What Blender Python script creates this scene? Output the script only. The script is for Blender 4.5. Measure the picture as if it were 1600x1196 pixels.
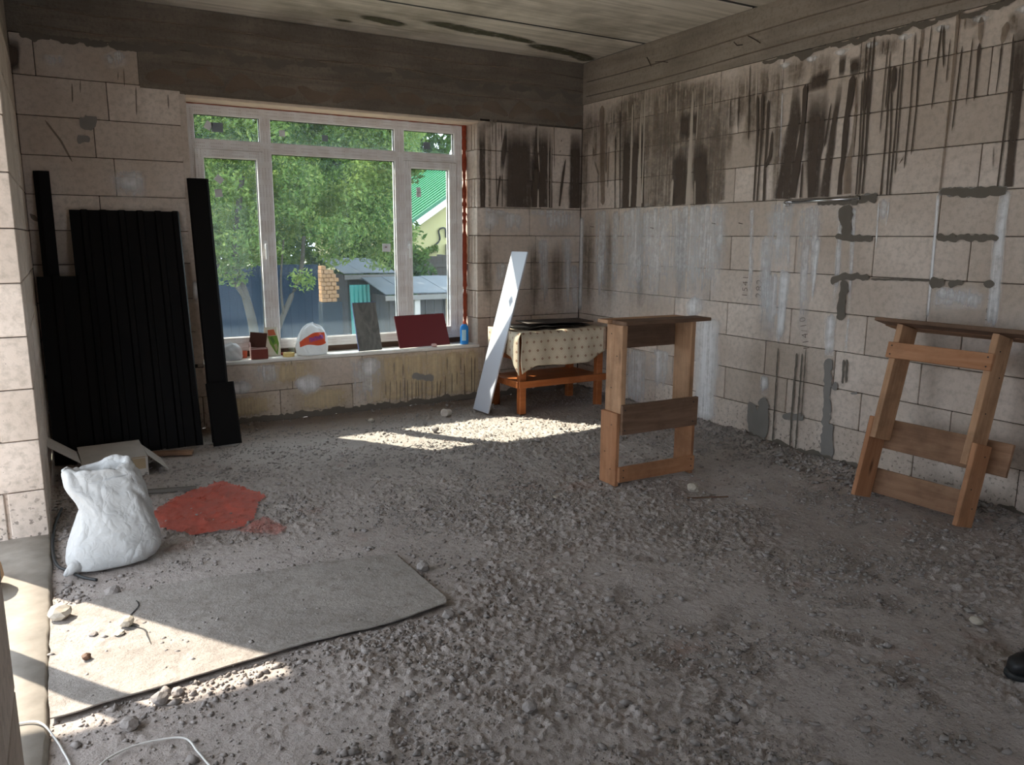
import bpy, bmesh, math, random
import numpy as np
from mathutils import Vector, Matrix

random.seed(7)
rng = np.random.default_rng(11)
for o in list(bpy.data.objects):
    bpy.data.objects.remove(o, do_unlink=True)
SC = bpy.context.scene
COL = SC.collection

# ------------------------------------------------------------------ camera
CAM_LOC = Vector((-4.4134, -6.3101, 1.4942))
YAW, PITCH, ROLL = 0.52472, -0.18509, 0.00516
FOCAL = 1205.7
def camera():
    cy, sy = math.cos(YAW), math.sin(YAW)
    cp, sp = math.cos(PITCH), math.sin(PITCH)
    f = Vector((sy * cp, cy * cp, sp)); r = Vector((cy, -sy, 0)); u = r.cross(f)
    cr, sr = math.cos(ROLL), math.sin(ROLL)
    r2, u2 = r * cr + u * sr, u * cr - r * sr
    M = Matrix((r2, u2, -f)).transposed().to_4x4()
    M.translation = CAM_LOC
    cd = bpy.data.cameras.new('camera')
    cd.sensor_fit = 'HORIZONTAL'; cd.sensor_width = 36.0
    cd.lens = FOCAL / 1600 * 36.0
    cd.clip_start = 0.03; cd.clip_end = 200
    co = bpy.data.objects.new('camera', cd)
    COL.objects.link(co)
    co.matrix_world = M
    SC.camera = co
camera()

# ------------------------------------------------------------------ light
SC.view_settings.view_transform = 'Standard'
SC.view_settings.look = 'None'
SC.view_settings.gamma = 1.0
SC.view_settings.use_curve_mapping = False
SC.view_settings.exposure = 1.34
SUN_DIR = Vector((0.70, -1.0, -1.25)).normalized()
def lights():
    w = bpy.data.worlds.new('sky'); SC.world = w
    w.use_nodes = True
    nt = w.node_tree; nt.nodes.clear()
    out = nt.nodes.new('ShaderNodeOutputWorld')
    bg = nt.nodes.new('ShaderNodeBackground')
    bg.inputs[0].default_value = (0.77, 0.875, 1.0, 1)
    bg.inputs[1].default_value = 2.0
    nt.links.new(bg.outputs[0], out.inputs[0])
    sd = bpy.data.lights.new('sun', 'SUN')
    sd.energy = 5.5; sd.angle = math.radians(0.6); sd.color = (1.0, 0.91, 0.77)
    so = bpy.data.objects.new('sun', sd); COL.objects.link(so)
    so.rotation_euler = SUN_DIR.to_track_quat('-Z', 'Y').to_euler()
    so.location = (-8, 6, 9)
lights()
SC.cycles.max_bounces = 10
SC.cycles.diffuse_bounces = 6
SC.cycles.glossy_bounces = 3
SC.cycles.transparent_max_bounces = 16
SC.cycles.sample_clamp_indirect = 6.0
SC.cycles.use_denoising = True

# ------------------------------------------------------------------ node helpers
class NT:
    def __init__(s, name):
        s.m = bpy.data.materials.new(name); s.m.use_nodes = True
        s.t = s.m.node_tree; s.t.nodes.clear()
        s.out = s.t.nodes.new('ShaderNodeOutputMaterial')
    def n(s, typ, ins=None, **kw):
        nd = s.t.nodes.new('ShaderNode' + typ)
        for k, v in kw.items(): setattr(nd, k, v)
        if ins:
            for k, v in ins.items(): s.set(nd.inputs[k], v)
        return nd
    def set(s, sock, v):
        if isinstance(v, bpy.types.NodeSocket): s.t.links.new(v, sock)
        elif isinstance(v, (tuple, list)):
            if sock.type == 'RGBA' and len(v) == 3: v = (*v, 1)
            sock.default_value = v
        else: sock.default_value = v
    def pos(s): return s.n('NewGeometry').outputs['Position']
    def objco(s): return s.n('TexCoord').outputs['Object']
    def uv(s): return s.n('TexCoord').outputs['UV']
    def sep(s, v):
        nd = s.n('SeparateXYZ', {0: v}); return nd.outputs
    def comb(s, x=0.0, y=0.0, z=0.0): return s.n('CombineXYZ', {0: x, 1: y, 2: z}).outputs[0]
    def scale(s, v, sc, off=(0, 0, 0)):
        return s.n('Mapping', {'Vector': v, 'Scale': sc, 'Location': off}).outputs[0]
    def noise(s, v, scale=5.0, detail=4.0, rough=0.55, dist=0.0):
        return s.n('TexNoise', {'Vector': v, 'Scale': scale, 'Detail': detail, 'Roughness': rough, 'Distortion': dist}).outputs[0]
    def vor(s, v, scale=5.0, feature='F1'):
        nd = s.n('TexVoronoi', {'Vector': v, 'Scale': scale}, feature=feature); return nd.outputs
    def ramp(s, f, stops):
        nd = s.n('ValToRGB', {0: f}); cr = nd.color_ramp
        while len(cr.elements) < len(stops): cr.elements.new(0.5)
        for e, (p, c) in zip(cr.elements, stops):
            e.position = p
            e.color = (c, c, c, 1) if isinstance(c, (int, float)) else (*c, 1)
        return nd.outputs[0]
    def math(s, op, a, b=0.0, c=0.0, clamp=False):
        nd = s.n('Math', {0: a, 1: b, 2: c}, operation=op); nd.use_clamp = clamp; return nd.outputs[0]
    def mix(s, f, a, b, blend='MIX'):
        nd = s.n('Mix', data_type='RGBA', blend_type=blend)
        s.set(nd.inputs[0], f); s.set(nd.inputs[6], a); s.set(nd.inputs[7], b)
        return nd.outputs[2]
    def bump(s, h, strength=0.3, dist=0.01, normal=None):
        ins = {'Height': h, 'Strength': strength, 'Distance': dist}
        if normal is not None: ins['Normal'] = normal
        return s.n('Bump', ins).outputs[0]
    def bsdf(s, color, rough=0.8, normal=None, **kw):
        ins = {'Base Color': color, 'Roughness': rough}
        if normal is not None: ins['Normal'] = normal
        for k, v in kw.items(): ins[k.replace('_', ' ')] = v
        return s.n('BsdfPrincipled', ins).outputs[0]
    def done(s, sh):
        s.t.links.new(sh, s.out.inputs[0]); return s.m

def plain(name, col, rough=0.6, spec=0.5, noise=0.0, nscale=20.0, metal=0.0):
    t = NT(name); c = col
    if noise:
        f = t.noise(t.objco(), nscale, 4)
        c = t.mix(f, tuple(v * (1 - noise) for v in col), tuple(min(1, v * (1 + noise)) for v in col))
    return t.done(t.bsdf(c, rough, Specular_IOR_Level=spec, Metallic=metal))

# ------------------------------------------------------------------ materials
def m_block():
    t = NT('aerated_block'); p = t.pos()
    inf = t.n('ObjectInfo').outputs['Random']
    base = t.mix(inf, (0.54, 0.45, 0.38), (0.72, 0.62, 0.545))
    n1 = t.noise(p, 2.2, 5, 0.6)
    base = t.mix(t.ramp(n1, [(0.36, 0.0), (0.62, 1.0)]), t.mix(0.4, base, (0.35, 0.265, 0.20)), base)
    n2 = t.noise(p, 28, 4, 0.65)
    base = t.mix(t.ramp(n2, [(0.3, 0.55), (0.55, 0.0)]), base, (0.33, 0.28, 0.23))
    v = t.vor(p, 55)[0]
    pit = t.ramp(v, [(0.05, 1.0), (0.11, 0.0)])
    gate = t.ramp(t.noise(p, 7, 2), [(0.52, 0.0), (0.62, 1.0)])
    pitm = t.math('MULTIPLY', pit, gate)
    base = t.mix(t.math('MULTIPLY', pitm, 0.75), base, (0.10, 0.075, 0.06))
    # dirt splashes low on the wall
    z = t.sep(p)[2]
    low = t.ramp(z, [(0.0, 1.0), (0.45, 0.0)])
    sp = t.ramp(t.noise(p, 42, 2, 0.5), [(0.60, 0.0), (0.64, 1.0)])
    base = t.mix(t.math('MULTIPLY', t.math('MULTIPLY', sp, low), 0.8), base, (0.12, 0.10, 0.085))
    h = t.math('ADD', t.math('MULTIPLY', t.noise(p, 120, 3, 0.6), 0.5), t.math('MULTIPLY', pitm, -1.2))
    return t.done(t.bsdf(base, 0.95, t.bump(h, 0.5, 0.004), Specular_IOR_Level=0.15))
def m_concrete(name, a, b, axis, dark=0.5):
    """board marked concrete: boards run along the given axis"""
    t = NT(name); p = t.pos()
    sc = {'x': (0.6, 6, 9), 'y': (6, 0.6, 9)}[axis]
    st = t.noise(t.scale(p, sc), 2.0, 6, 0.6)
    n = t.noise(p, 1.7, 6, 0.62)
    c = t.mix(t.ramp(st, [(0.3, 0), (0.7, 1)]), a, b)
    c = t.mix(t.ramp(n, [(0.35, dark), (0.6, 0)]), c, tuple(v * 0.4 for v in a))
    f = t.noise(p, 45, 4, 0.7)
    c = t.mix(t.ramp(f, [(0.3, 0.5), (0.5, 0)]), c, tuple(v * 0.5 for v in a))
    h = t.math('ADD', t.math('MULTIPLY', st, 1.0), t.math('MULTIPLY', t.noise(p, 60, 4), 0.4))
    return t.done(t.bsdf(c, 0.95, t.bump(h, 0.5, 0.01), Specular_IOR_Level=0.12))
def m_ceiling():
    t = NT('ceiling_slab'); p = t.pos()
    st = t.noise(t.scale(p, (0.5, 9, 1)), 2.0, 6, 0.65)
    c = t.mix(t.ramp(st, [(0.32, 0), (0.62, 1)]), (0.48, 0.43, 0.365), (0.75, 0.685, 0.60))
    n = t.noise(p, 1.3, 5, 0.6)
    c = t.mix(t.ramp(n, [(0.38, 0.6), (0.55, 0)]), c, (0.24, 0.21, 0.165))
    return t.done(t.bsdf(c, 0.95, t.bump(st, 0.4, 0.008), Specular_IOR_Level=0.12))
def m_mould():
    t = NT('mould_stain'); p = t.pos()
    a = t.n('Attribute', attribute_name='fade').outputs['Fac']
    n = t.noise(t.scale(p, (1.6, 4, 1)), 4.5, 6, 0.7)
    al = t.ramp(t.math('MULTIPLY', n, a), [(0.26, 0.0), (0.46, 0.85)])
    d = t.bsdf(t.mix(t.noise(p, 14), (0.05, 0.048, 0.03), (0.11, 0.105, 0.06)), 0.95)
    return t.done(t.n('MixShader', {0: al, 1: t.n('BsdfTransparent').outputs[0], 2: d}).outputs[0])
def m_floor():
    t = NT('dusty_screed'); p = t.pos()
    n1 = t.noise(p, 1.1, 6, 0.6); n2 = t.noise(p, 9, 6, 0.7); n3 = t.noise(p, 90, 4, 0.7)
    c = t.mix(t.ramp(n1, [(0.35, 0), (0.65, 1)]), (0.36, 0.315, 0.29), (0.46, 0.41, 0.38))
    c = t.mix(t.ramp(n2, [(0.30, 0.5), (0.46, 0)]), c, (0.22, 0.19, 0.175))
    c = t.mix(t.ramp(n2, [(0.56, 0), (0.72, 0.5)]), c, (0.45, 0.42, 0.39))
    c = t.mix(t.ramp(n3, [(0.33, 0.5), (0.43, 0)]), c, (0.13, 0.11, 0.10))
    red = t.ramp(t.noise(p, 2.6, 3), [(0.62, 0), (0.72, 0.35)])
    c = t.mix(red, c, (0.30, 0.17, 0.13))
    # brown swept band of earth along the window wall
    y = t.sep(p)[1]
    band = t.ramp(t.math('MULTIPLY_ADD', y, 1.0, 1.0), [(0.25, 0.0), (0.62, 0.65)])
    c = t.mix(band, c, (0.20, 0.15, 0.115))
    h = t.math('ADD', t.math('MULTIPLY', n3, 0.6), t.math('MULTIPLY', t.noise(p, 30, 5, 0.7), 1.0))
    return t.done(t.bsdf(c, 0.95, t.bump(h, 0.8, 0.010), Specular_IOR_Level=0.1))
def m_rubble():
    t = NT('clod'); p = t.pos()
    c = t.mix(t.noise(p, 12, 3), (0.20, 0.175, 0.16), (0.38, 0.345, 0.325))
    return t.done(t.bsdf(c, 0.95, t.bump(t.noise(p, 150, 3), 0.5, 0.004), Specular_IOR_Level=0.1))
def m_wood(name, a, b, scale=(1.2, 14, 14), knots=True, rough=0.7):
    t = NT(name); p = t.objco()
    inf = t.n('ObjectInfo').outputs['Random']
    p2 = t.n('VectorMath', {0: p, 1: t.comb(t.math('MULTIPLY', inf, 7.0), t.math('MULTIPLY', inf, 3.0), 0.0)}, operation='ADD').outputs[0]
    g = t.noise(t.scale(p2, scale), 2.2, 5, 0.6, 0.6)
    c = t.mix(t.ramp(g, [(0.3, 0), (0.7, 1)]), a, b)
    if knots:
        v = t.vor(t.scale(p2, (2.2, 7, 7)), 1.1)[0]
        k = t.ramp(v, [(0.05, 0.85), (0.16, 0)])
        c = t.mix(k, c, tuple(x * 0.28 for x in a))
    d = t.noise(p2, 4, 5, 0.65)
    c = t.mix(t.ramp(d, [(0.35, 0.5), (0.55, 0)]), c, tuple(x * 0.45 for x in a))
    return t.done(t.bsdf(c, rough, t.bump(g, 0.25, 0.004), Specular_IOR_Level=0.25))
def m_film():
    """protective film on the window profiles with rows of small brown print"""
    t = NT('window_film'); uv = t.uv(); s = t.sep(uv)
    u, v = s[0], s[1]
    d1 = t.math('LESS_THAN', t.math('FRACT', t.math('MULTIPLY', u, 75.0)), 0.42)
    grp = t.math('LESS_THAN', t.math('FRACT', t.math('MULTIPLY', u, 7.2)), 0.68)
    av = t.math('ABSOLUTE', v)
    row = t.math('LESS_THAN', t.math('ABSOLUTE', t.math('SUBTRACT', av, 0.0125)), 0.0026)
    k = t.math('MULTIPLY', t.math('MULTIPLY', d1, grp), row)
    n = t.noise(t.pos(), 9, 4)
    base = t.mix(t.ramp(n, [(0.35, 0), (0.65, 1)]), (0.70, 0.65, 0.62), (0.82, 0.80, 0.79))
    c = t.mix(t.math('MULTIPLY', k, 0.6), base, (0.25, 0.14, 0.12))
    return t.done(t.bsdf(c, 0.45, Specular_IOR_Level=0.4))
def m_glass(dust=0.030):
    t = NT('dusty_glass'); p = t.pos()
    n = t.noise(p, 3.2, 5, 0.6)
    z = t.sep(p)[2]
    low = t.math('ADD', t.ramp(t.math('MULTIPLY', z, 0.4), [(0.30, 1.0), (0.52, 0.25)]), t.ramp(t.math('MULTIPLY', z, 0.4), [(0.82, 0.0), (0.9, 0.6)]))
    sp = t.ramp(t.noise(p, 60, 2, 0.5), [(0.70, 0.0), (0.74, 0.6)])
    st = t.ramp(t.noise(t.scale(p, (40, 1, 3)), 1.0, 3), [(0.5, 0.0), (0.8, 0.15)])
    f = t.math('MULTIPLY', t.math('ADD', n, 0.4), low)
    f = t.math('MULTIPLY_ADD', f, dust, t.math('MULTIPLY', sp, 0.06))
    f = t.math('MULTIPLY_ADD', st, dust * 2, f, clamp=True)
    tr = t.n('BsdfTransparent', {0: (0.955, 0.99, 0.98)}).outputs[0]
    gl = t.n('BsdfGlossy', {0: (1, 1, 1), 1: 0.02}).outputs[0]
    a = t.n('MixShader', {0: 0.004, 1: tr, 2: gl}).outputs[0]
    du = t.n('AddShader', {0: t.n('BsdfTranslucent', {0: (0.50, 0.62, 0.74)}).outputs[0], 1: t.n('BsdfDiffuse', {0: (0.2, 0.2, 0.2)}).outputs[0]}).outputs[0]
    return t.done(t.n('MixShader', {0: f, 1: a, 2: du}).outputs[0])
def m_stain(name, c0, c1, alpha, streak=False, lo=0.3, hi=0.6, soft=0.2):
    t = NT(name); p = t.pos()
    a = t.n('Attribute', attribute_name='fade').outputs['Fac']
    c = t.mix(t.noise(p, 10, 4), c0, c1)
    d = t.bsdf(c, 0.9, Specular_IOR_Level=0.15)
    if streak:
        n = t.noise(t.scale(p, (26, 26, 0.9)), 1.6, 6, 0.7)
        n2 = t.noise(p, 16, 5, 0.75)
        n = t.math('ADD', t.math('MULTIPLY', n, 0.6), t.math('MULTIPLY', n2, 0.4))
        f = t.math('MULTIPLY', t.ramp(n, [(lo, soft), (hi, 1.0)]), t.math('MULTIPLY', a, alpha))
    else:
        f = t.math('MULTIPLY', a, alpha)
    return t.done(t.n('MixShader', {0: f, 1: t.n('BsdfTransparent').outputs[0], 2: d}).outputs[0])

M = {}
M['block'] = m_block()
M['mortar'] = plain('joint_mortar', (0.085, 0.068, 0.055), 0.95, 0.1, 0.4, 12)
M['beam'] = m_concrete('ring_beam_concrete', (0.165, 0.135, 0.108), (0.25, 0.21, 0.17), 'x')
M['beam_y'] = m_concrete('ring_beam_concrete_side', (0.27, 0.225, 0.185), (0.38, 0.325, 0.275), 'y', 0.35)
M['ceiling'] = m_ceiling()
M['mould'] = m_mould()
M['floor'] = m_floor()
M['rubble'] = m_rubble()
M['film'] = m_film()
M['glass'] = m_glass()
M['pine'] = m_wood('pale_pine', (0.38, 0.205, 0.11), (0.54, 0.325, 0.19))
M['pine_orange'] = m_wood('orange_pine', (0.36, 0.16, 0.075), (0.46, 0.235, 0.125))
M['pine_dark'] = m_wood('stained_plank', (0.13, 0.075, 0.045), (0.22, 0.13, 0.085))
M['table'] = m_wood('orange_varnish', (0.30, 0.085, 0.025), (0.42, 0.14, 0.045), rough=0.35)
M['foam'] = plain('red_primer_foam', (0.30, 0.06, 0.03), 0.9, 0.1, 0.5, 25)
M['pvc_edge'] = plain('white_edge', (0.80, 0.80, 0.80), 0.4)
M['gasket'] = plain('black_gasket', (0.012, 0.013, 0.014), 0.6)
M['slab'] = plain('threshold_concrete', (0.30, 0.27, 0.235), 0.95, 0.1, 0.35, 14)
M['s_d'] = m_stain('stain_dark', (0.075, 0.057, 0.045), (0.105, 0.08, 0.064), 1.0)
M['s_b'] = m_stain('stain_brown', (0.19, 0.135, 0.095), (0.26, 0.19, 0.14), 0.62)
M['s_l'] = m_stain('stain_light', (0.50, 0.42, 0.35), (0.58, 0.50, 0.42), 0.9)
M['s_g'] = m_stain('mortar_grey', (0.19, 0.175, 0.16), (0.26, 0.24, 0.22), 1.0)
M['s_G'] = m_stain('mortar_dark', (0.115, 0.098, 0.08), (0.17, 0.145, 0.12), 1.0)
M['s_k'] = m_stain('curtain_dark', (0.075, 0.055, 0.043), (0.115, 0.088, 0.07), 0.97, True, 0.34, 0.50, 0.55)
M['s_m'] = m_stain('curtain_brown', (0.20, 0.155, 0.12), (0.27, 0.215, 0.17), 0.85, True, 0.38, 0.60, 0.15)
M['s_w'] = m_stain('primer_wash', (0.66, 0.64, 0.64), (0.78, 0.77, 0.77), 0.90, True, 0.38, 0.60, 0.12)
M['s_y'] = m_stain('yellow_stain_bounce', (0.62, 0.47, 0.27), (0.74, 0.60, 0.38), 0.75, True, 0.34, 0.58, 0.40)  # yellow staining, with warm sun bounce from the floor painted into the colour
M['s_W'] = m_stain('primer_thick', (0.74, 0.73, 0.73), (0.86, 0.85, 0.85), 0.95, True, 0.34, 0.54, 0.30)

# ------------------------------------------------------------------ mesh helpers
def link(o, parent=None):
    COL.objects.link(o)
    if parent is not None: o.parent = parent
    return o
def mesh_obj(name, verts, faces, mat, parent=None, smooth=False):
    me = bpy.data.meshes.new(name)
    me.from_pydata([tuple(v) for v in verts], [], faces)
    mats = mat if isinstance(mat, (list, tuple)) else [mat]
    for m in mats: me.materials.append(m)
    if smooth:
        me.polygons.foreach_set('use_smooth', [True] * len(me.polygons))
    me.update()
    return link(bpy.data.objects.new(name, me), parent)
def bm_obj(name, bm, mat, parent=None, smooth=False):
    me = bpy.data.meshes.new(name); bm.normal_update(); bm.to_mesh(me); bm.free()
    mats = mat if isinstance(mat, (list, tuple)) else [mat]
    for m in mats: me.materials.append(m)
    if smooth: me.polygons.foreach_set('use_smooth', [True] * len(me.polygons))
    return link(bpy.data.objects.new(name, me), parent)
def empty(name, loc=(0, 0, 0), rotz=0.0):
    o = bpy.data.objects.new(name, None); o.empty_display_size = 0.1
    o.location = loc; o.rotation_euler = (0, 0, rotz)
    return link(o)
def tag(o, label, cat, group=None):
    o['label'] = label; o['category'] = cat
    if group: o['group'] = group
    return o
def struct(o): o['kind'] = 'structure'; return o
def stuff(o): o['kind'] = 'stuff'; return o
def chamfer_box(sx, sy, sz, c, jit=0.0):
    """box from 0 to size with chamfered edges"""
    bm = bmesh.new()
    bmesh.ops.create_cube(bm, size=1.0)
    for v in bm.verts:
        v.co = Vector(((v.co.x + .5) * sx, (v.co.y + .5) * sy, (v.co.z + .5) * sz))
    if c: bmesh.ops.bevel(bm, geom=list(bm.edges), offset=c, segments=1, affect='EDGES')
    if jit:
        for v in bm.verts: v.co += Vector((random.uniform(-jit, jit), random.uniform(-jit, jit), random.uniform(-jit, jit)))
    return bm
def box_obj(name, lo, hi, mat, parent=None, c=0.002, rot=None, pivot=None, jit=0.0):
    """bevelled box between two corners; object origin at its low corner"""
    bm = chamfer_box(hi[0] - lo[0], hi[1] - lo[1], hi[2] - lo[2], c, jit)
    o = bm_obj(name, bm, mat, parent)
    o.location = lo
    return o
def plank(name, size, loc, mat, parent=None, rot=(0, 0, 0), c=0.003, grain='x', jit=0.0012):
    """plank centred on its origin whose local x runs along the grain"""
    a, b, d = size
    bm = chamfer_box(a, b, d, c, jit)
    bmesh.ops.translate(bm, verts=bm.verts, vec=(-a / 2, -b / 2, -d / 2))
    o = bm_obj(name, bm, mat, parent)
    o.location = loc; o.rotation_euler = rot
    return o
def tube(name, pts, r, mat, parent=None, seg=8, closed=False):
    pts = [Vector(p) for p in pts]; n = len(pts)
    rad = r if isinstance(r, (list, tuple)) else [r] * n
    vs, fs = [], []
    for i, p in enumerate(pts):
        d = (pts[min(i + 1, n - 1)] - pts[max(i - 1, 0)]).normalized()
        a = Vector((0, 0, 1)) if abs(d.z) < .9 else Vector((1, 0, 0))
        e1 = d.cross(a).normalized(); e2 = d.cross(e1)
        for k in range(seg):
            th = 2 * math.pi * k / seg
            vs.append(p + (e1 * math.cos(th) + e2 * math.sin(th)) * rad[i])
    for i in range(n - 1):
        for k in range(seg):
            a, b = i * seg + k, i * seg + (k + 1) % seg
            fs.append((a, b, b + seg, a + seg))
    fs.append(tuple(range(seg))[::-1]); fs.append(tuple(range((n - 1) * seg, n * seg)))
    return mesh_obj(name, vs, fs, mat, parent, True)
def lathe(name, prof, mat, parent=None, seg=20, sx=1.0, sy=1.0):
    vs, fs = [], []
    for r, z in prof:
        for k in range(seg):
            th = 2 * math.pi * k / seg
            vs.append((r * sx * math.cos(th), r * sy * math.sin(th), z))
    for i in range(len(prof) - 1):
        for k in range(seg):
            a, b = i * seg + k, i * seg + (k + 1) % seg
            fs.append((a, b, b + seg, a + seg))
    fs.append(tuple(range(seg))[::-1]); fs.append(tuple(range((len(prof) - 1) * seg, len(prof) * seg)))
    return mesh_obj(name, vs, fs, mat, parent, True)

# value noise on arrays
_LAT = rng.random((256, 256))
def vnoise(x, y):
    xi = np.floor(x).astype(int); yi = np.floor(y).astype(int)
    fx, fy = x - xi, y - yi
    fx = fx * fx * (3 - 2 * fx); fy = fy * fy * (3 - 2 * fy)
    L = lambda a, b: _LAT[a % 256, b % 256]
    return (L(xi, yi) * (1 - fx) + L(xi + 1, yi) * fx) * (1 - fy) + (L(xi, yi + 1) * (1 - fx) + L(xi + 1, yi + 1) * fx) * fy
def fbm(x, y, octaves=4, gain=0.5):
    s = 0; a = 1.0; t = 0
    for i in range(octaves):
        s = s + a * vnoise(x * 2 ** i + 17.3 * i, y * 2 ** i + 5.1 * i); t += a; a *= gain
    return s / t
def inpoly(px, py, poly):
    c = np.zeros(np.shape(px), bool); n = len(poly)
    for i in range(n):
        x1, y1 = poly[i]; x2, y2 = poly[(i + 1) % n]
        cond = ((y1 > py) != (y2 > py)) & (px < (x2 - x1) * (py - y1) / ((y2 - y1) if y2 != y1 else 1e-9) + x1)
        c ^= cond
    return c

# ================================================================== STRUCTURE
WX = -4.585          # inner face of the left wall
CEIL = 3.105
YF = -8.2            # wall behind the camera
SHEET = [(-3.154, -3.025), (-3.139, -3.566), (-3.161, -3.613), (-3.42, -3.655), (-3.70, -3.645), (-3.86, -3.66), (-4.148, -3.685), (-4.571, -3.715), (-4.572, -2.90), (-4.30, -2.84), (-3.96, -2.872), (-3.75, -2.925), (-3.45, -2.955)]
PRINTS = [(-3.05, -3.75, 0.4), (-2.95, -4.15, 1.2), (-2.62, -4.42, 2.0), (-2.35, -4.55, 0.9), (-2.75, -3.55, 1.5), (-2.2, -4.25, 0.5), (-1.9, -4.62, 2.2),
          (-3.2, -4.3, 2.6), (-2.45, -3.9, 1.0), (-2.15, -3.55, 1.9), (-1.75, -4.1, 0.7), (-3.42, -3.9, 0.2), (-2.0, -4.9, 1.4), (-1.5, -3.8, 1.7), (-2.7, -4.7, 0.6),
          (-3.6, -4.25, 1.1), (-2.4, -3.2, 1.3), (-1.6, -4.45, 2.5), (-2.05, -3.1, 0.3), (-1.3, -4.2, 1.1)]

def floor_height(x, y):
    h = (fbm(x * 2.1, y * 2.1, 3) - .5) * 0.014
    h = h + (fbm(x * 9 + 3, y * 9, 4, 0.6) - .5) * 0.010
    r = fbm(x * 46, y * 46, 3, 0.6)
    rough = np.clip((fbm(x * 1.3 + 40, y * 1.3, 3) - .38) * 4.5, 0.15, 1.0)
    h = h + np.clip(r - .54, 0, 1) * 0.062 * rough
    h = h + (fbm(x * 80 + 8, y * 80, 2) - .5) * 0.010 * rough
    # shoe prints with tread ridges
    for (px, py, a) in PRINTS:
        ca, sa = math.cos(a), math.sin(a)
        u = (x - px) * ca + (y - py) * sa; v = -(x - px) * sa + (y - py) * ca
        m = np.clip(1.25 - ((u / 0.135) ** 2 + (v / 0.046) ** 2), 0, 1)
        heel = np.abs(u + 0.035) < 0.012
        h = h + np.where(heel, 0, np.clip(m * 3, 0, 1) * (0.0052 * np.sin(u * 2 * math.pi / 0.017 + 6 * (v / .05) ** 2)) - 0.004 * np.clip(m * 2, 0, 1))
    # swept heaps against the right and the window wall
    h = h + 0.045 * np.exp(-((x + 0.02) / 0.14) ** 2) * (0.4 + fbm(y * 5, x * 5 + 9, 3))
    h = h + 0.018 * np.exp(-((y + 0.02) / 0.10) ** 2)
    h = h - 0.006
    flat = inpoly(x, y, SHEET)
    h = np.where(flat, -0.006, h)
    return np.clip(h, -0.022, 0.06)

def build_floor():
    xs = np.concatenate([np.linspace(WX, -0.0, 560)])
    ys = []
    y = 0.0
    while y > -5.5:
        ys.append(y); y -= 0.0125 if y > -2.6 else 0.0078
    while y > YF: ys.append(y); y -= 0.12
    ys.append(YF)
    ys = np.array(ys)
    X, Y = np.meshgrid(xs, ys, indexing='ij')
    Z = floor_height(X, Y)
    nx, ny = X.shape
    co = np.stack([X, Y, Z], -1).reshape(-1, 3)
    i = np.arange(nx - 1)[:, None] * ny + np.arange(ny - 1)[None, :]
    q = np.stack([i, i + ny, i + ny + 1, i + 1], -1).reshape(-1, 4)[:, ::-1]
    me = bpy.data.meshes.new('floor')
    me.vertices.add(len(co)); me.vertices.foreach_set('co', co.ravel())
    me.loops.add(q.size); me.loops.foreach_set('vertex_index', q.ravel().astype(np.int32))
    me.polygons.add(len(q)); me.polygons.foreach_set('loop_start', np.arange(0, q.size, 4, dtype=np.int32))
    me.polygons.foreach_set('use_smooth', np.ones(len(q), bool))
    me.update(calc_edges=True)
    me.materials.append(M['floor'])
    struct(link(bpy.data.objects.new('floor', me)))
build_floor()

def multi_box(name, boxes, mat, parent=None, c=0.0):
    bm = bmesh.new()
    for lo, hi in boxes:
        b = chamfer_box(hi[0] - lo[0], hi[1] - lo[1], hi[2] - lo[2], c)
        bmesh.ops.translate(b, verts=b.verts, vec=lo)
        me = bpy.data.meshes.new('t'); b.to_mesh(me); b.free(); bm.from_mesh(me); bpy.data.meshes.remove(me)
    return bm_obj(name, bm, mat, parent)

_BC = {}
def block(parent, lo, size):
    key = tuple(round(v, 3) for v in size)
    if key not in _BC:
        bm = chamfer_box(*size, 0.0035); me = bpy.data.meshes.new('block'); bm.normal_update(); bm.to_mesh(me); bm.free()
        me.materials.append(M['block']); _BC[key] = me
    o = bpy.data.objects.new('block', _BC[key]); o.location = lo
    return link(o, parent)
G = 0.005  # joint width
def row_right(parent, z0, z1, joints, y0, y1):
    cuts = [y0] + sorted([j for j in joints if y1 < j < y0], reverse=True) + [y1]
    for a, b in zip(cuts[:-1], cuts[1:]):
        if a - b < 0.02: continue
        block(parent, (random.uniform(-.0014, .0014), b + G / 2, z0 + G / 2), (0.03, a - b - G, z1 - z0 - G))
def row_back(parent, z0, z1, joints, x0, x1, depth=0.03):
    cuts = [x0] + sorted([j for j in joints if x0 < j < x1]) + [x1]
    for a, b in zip(cuts[:-1], cuts[1:]):
        if b - a < 0.02: continue
        block(parent, (a + G / 2, random.uniform(-.0014, .0014), z0 + G / 2), (b - a - G, depth, z1 - z0 - G))

# ---- right wall
wall_right = struct(multi_box('wall_right', [((0.008, YF, -0.05), (0.40, 0.4, 2.735)), ((-0.001, YF, -0.05), (0.01, -5.1, 2.735))], M['mortar']))
RZ = [0.016 + 0.25 * k for k in range(11)] + [2.737]
for k in range(11):
    off = -0.59 if k % 2 == 0 else -0.20
    row_right(wall_right, RZ[k], RZ[k + 1], [off - 0.6 * i + random.uniform(-.008, .008) for i in range(12)], -0.004, -5.1)
struct(multi_box('beam_right', [((-0.006, YF, 2.737), (0.40, 0.4, CEIL))], M['beam_y']))

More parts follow.
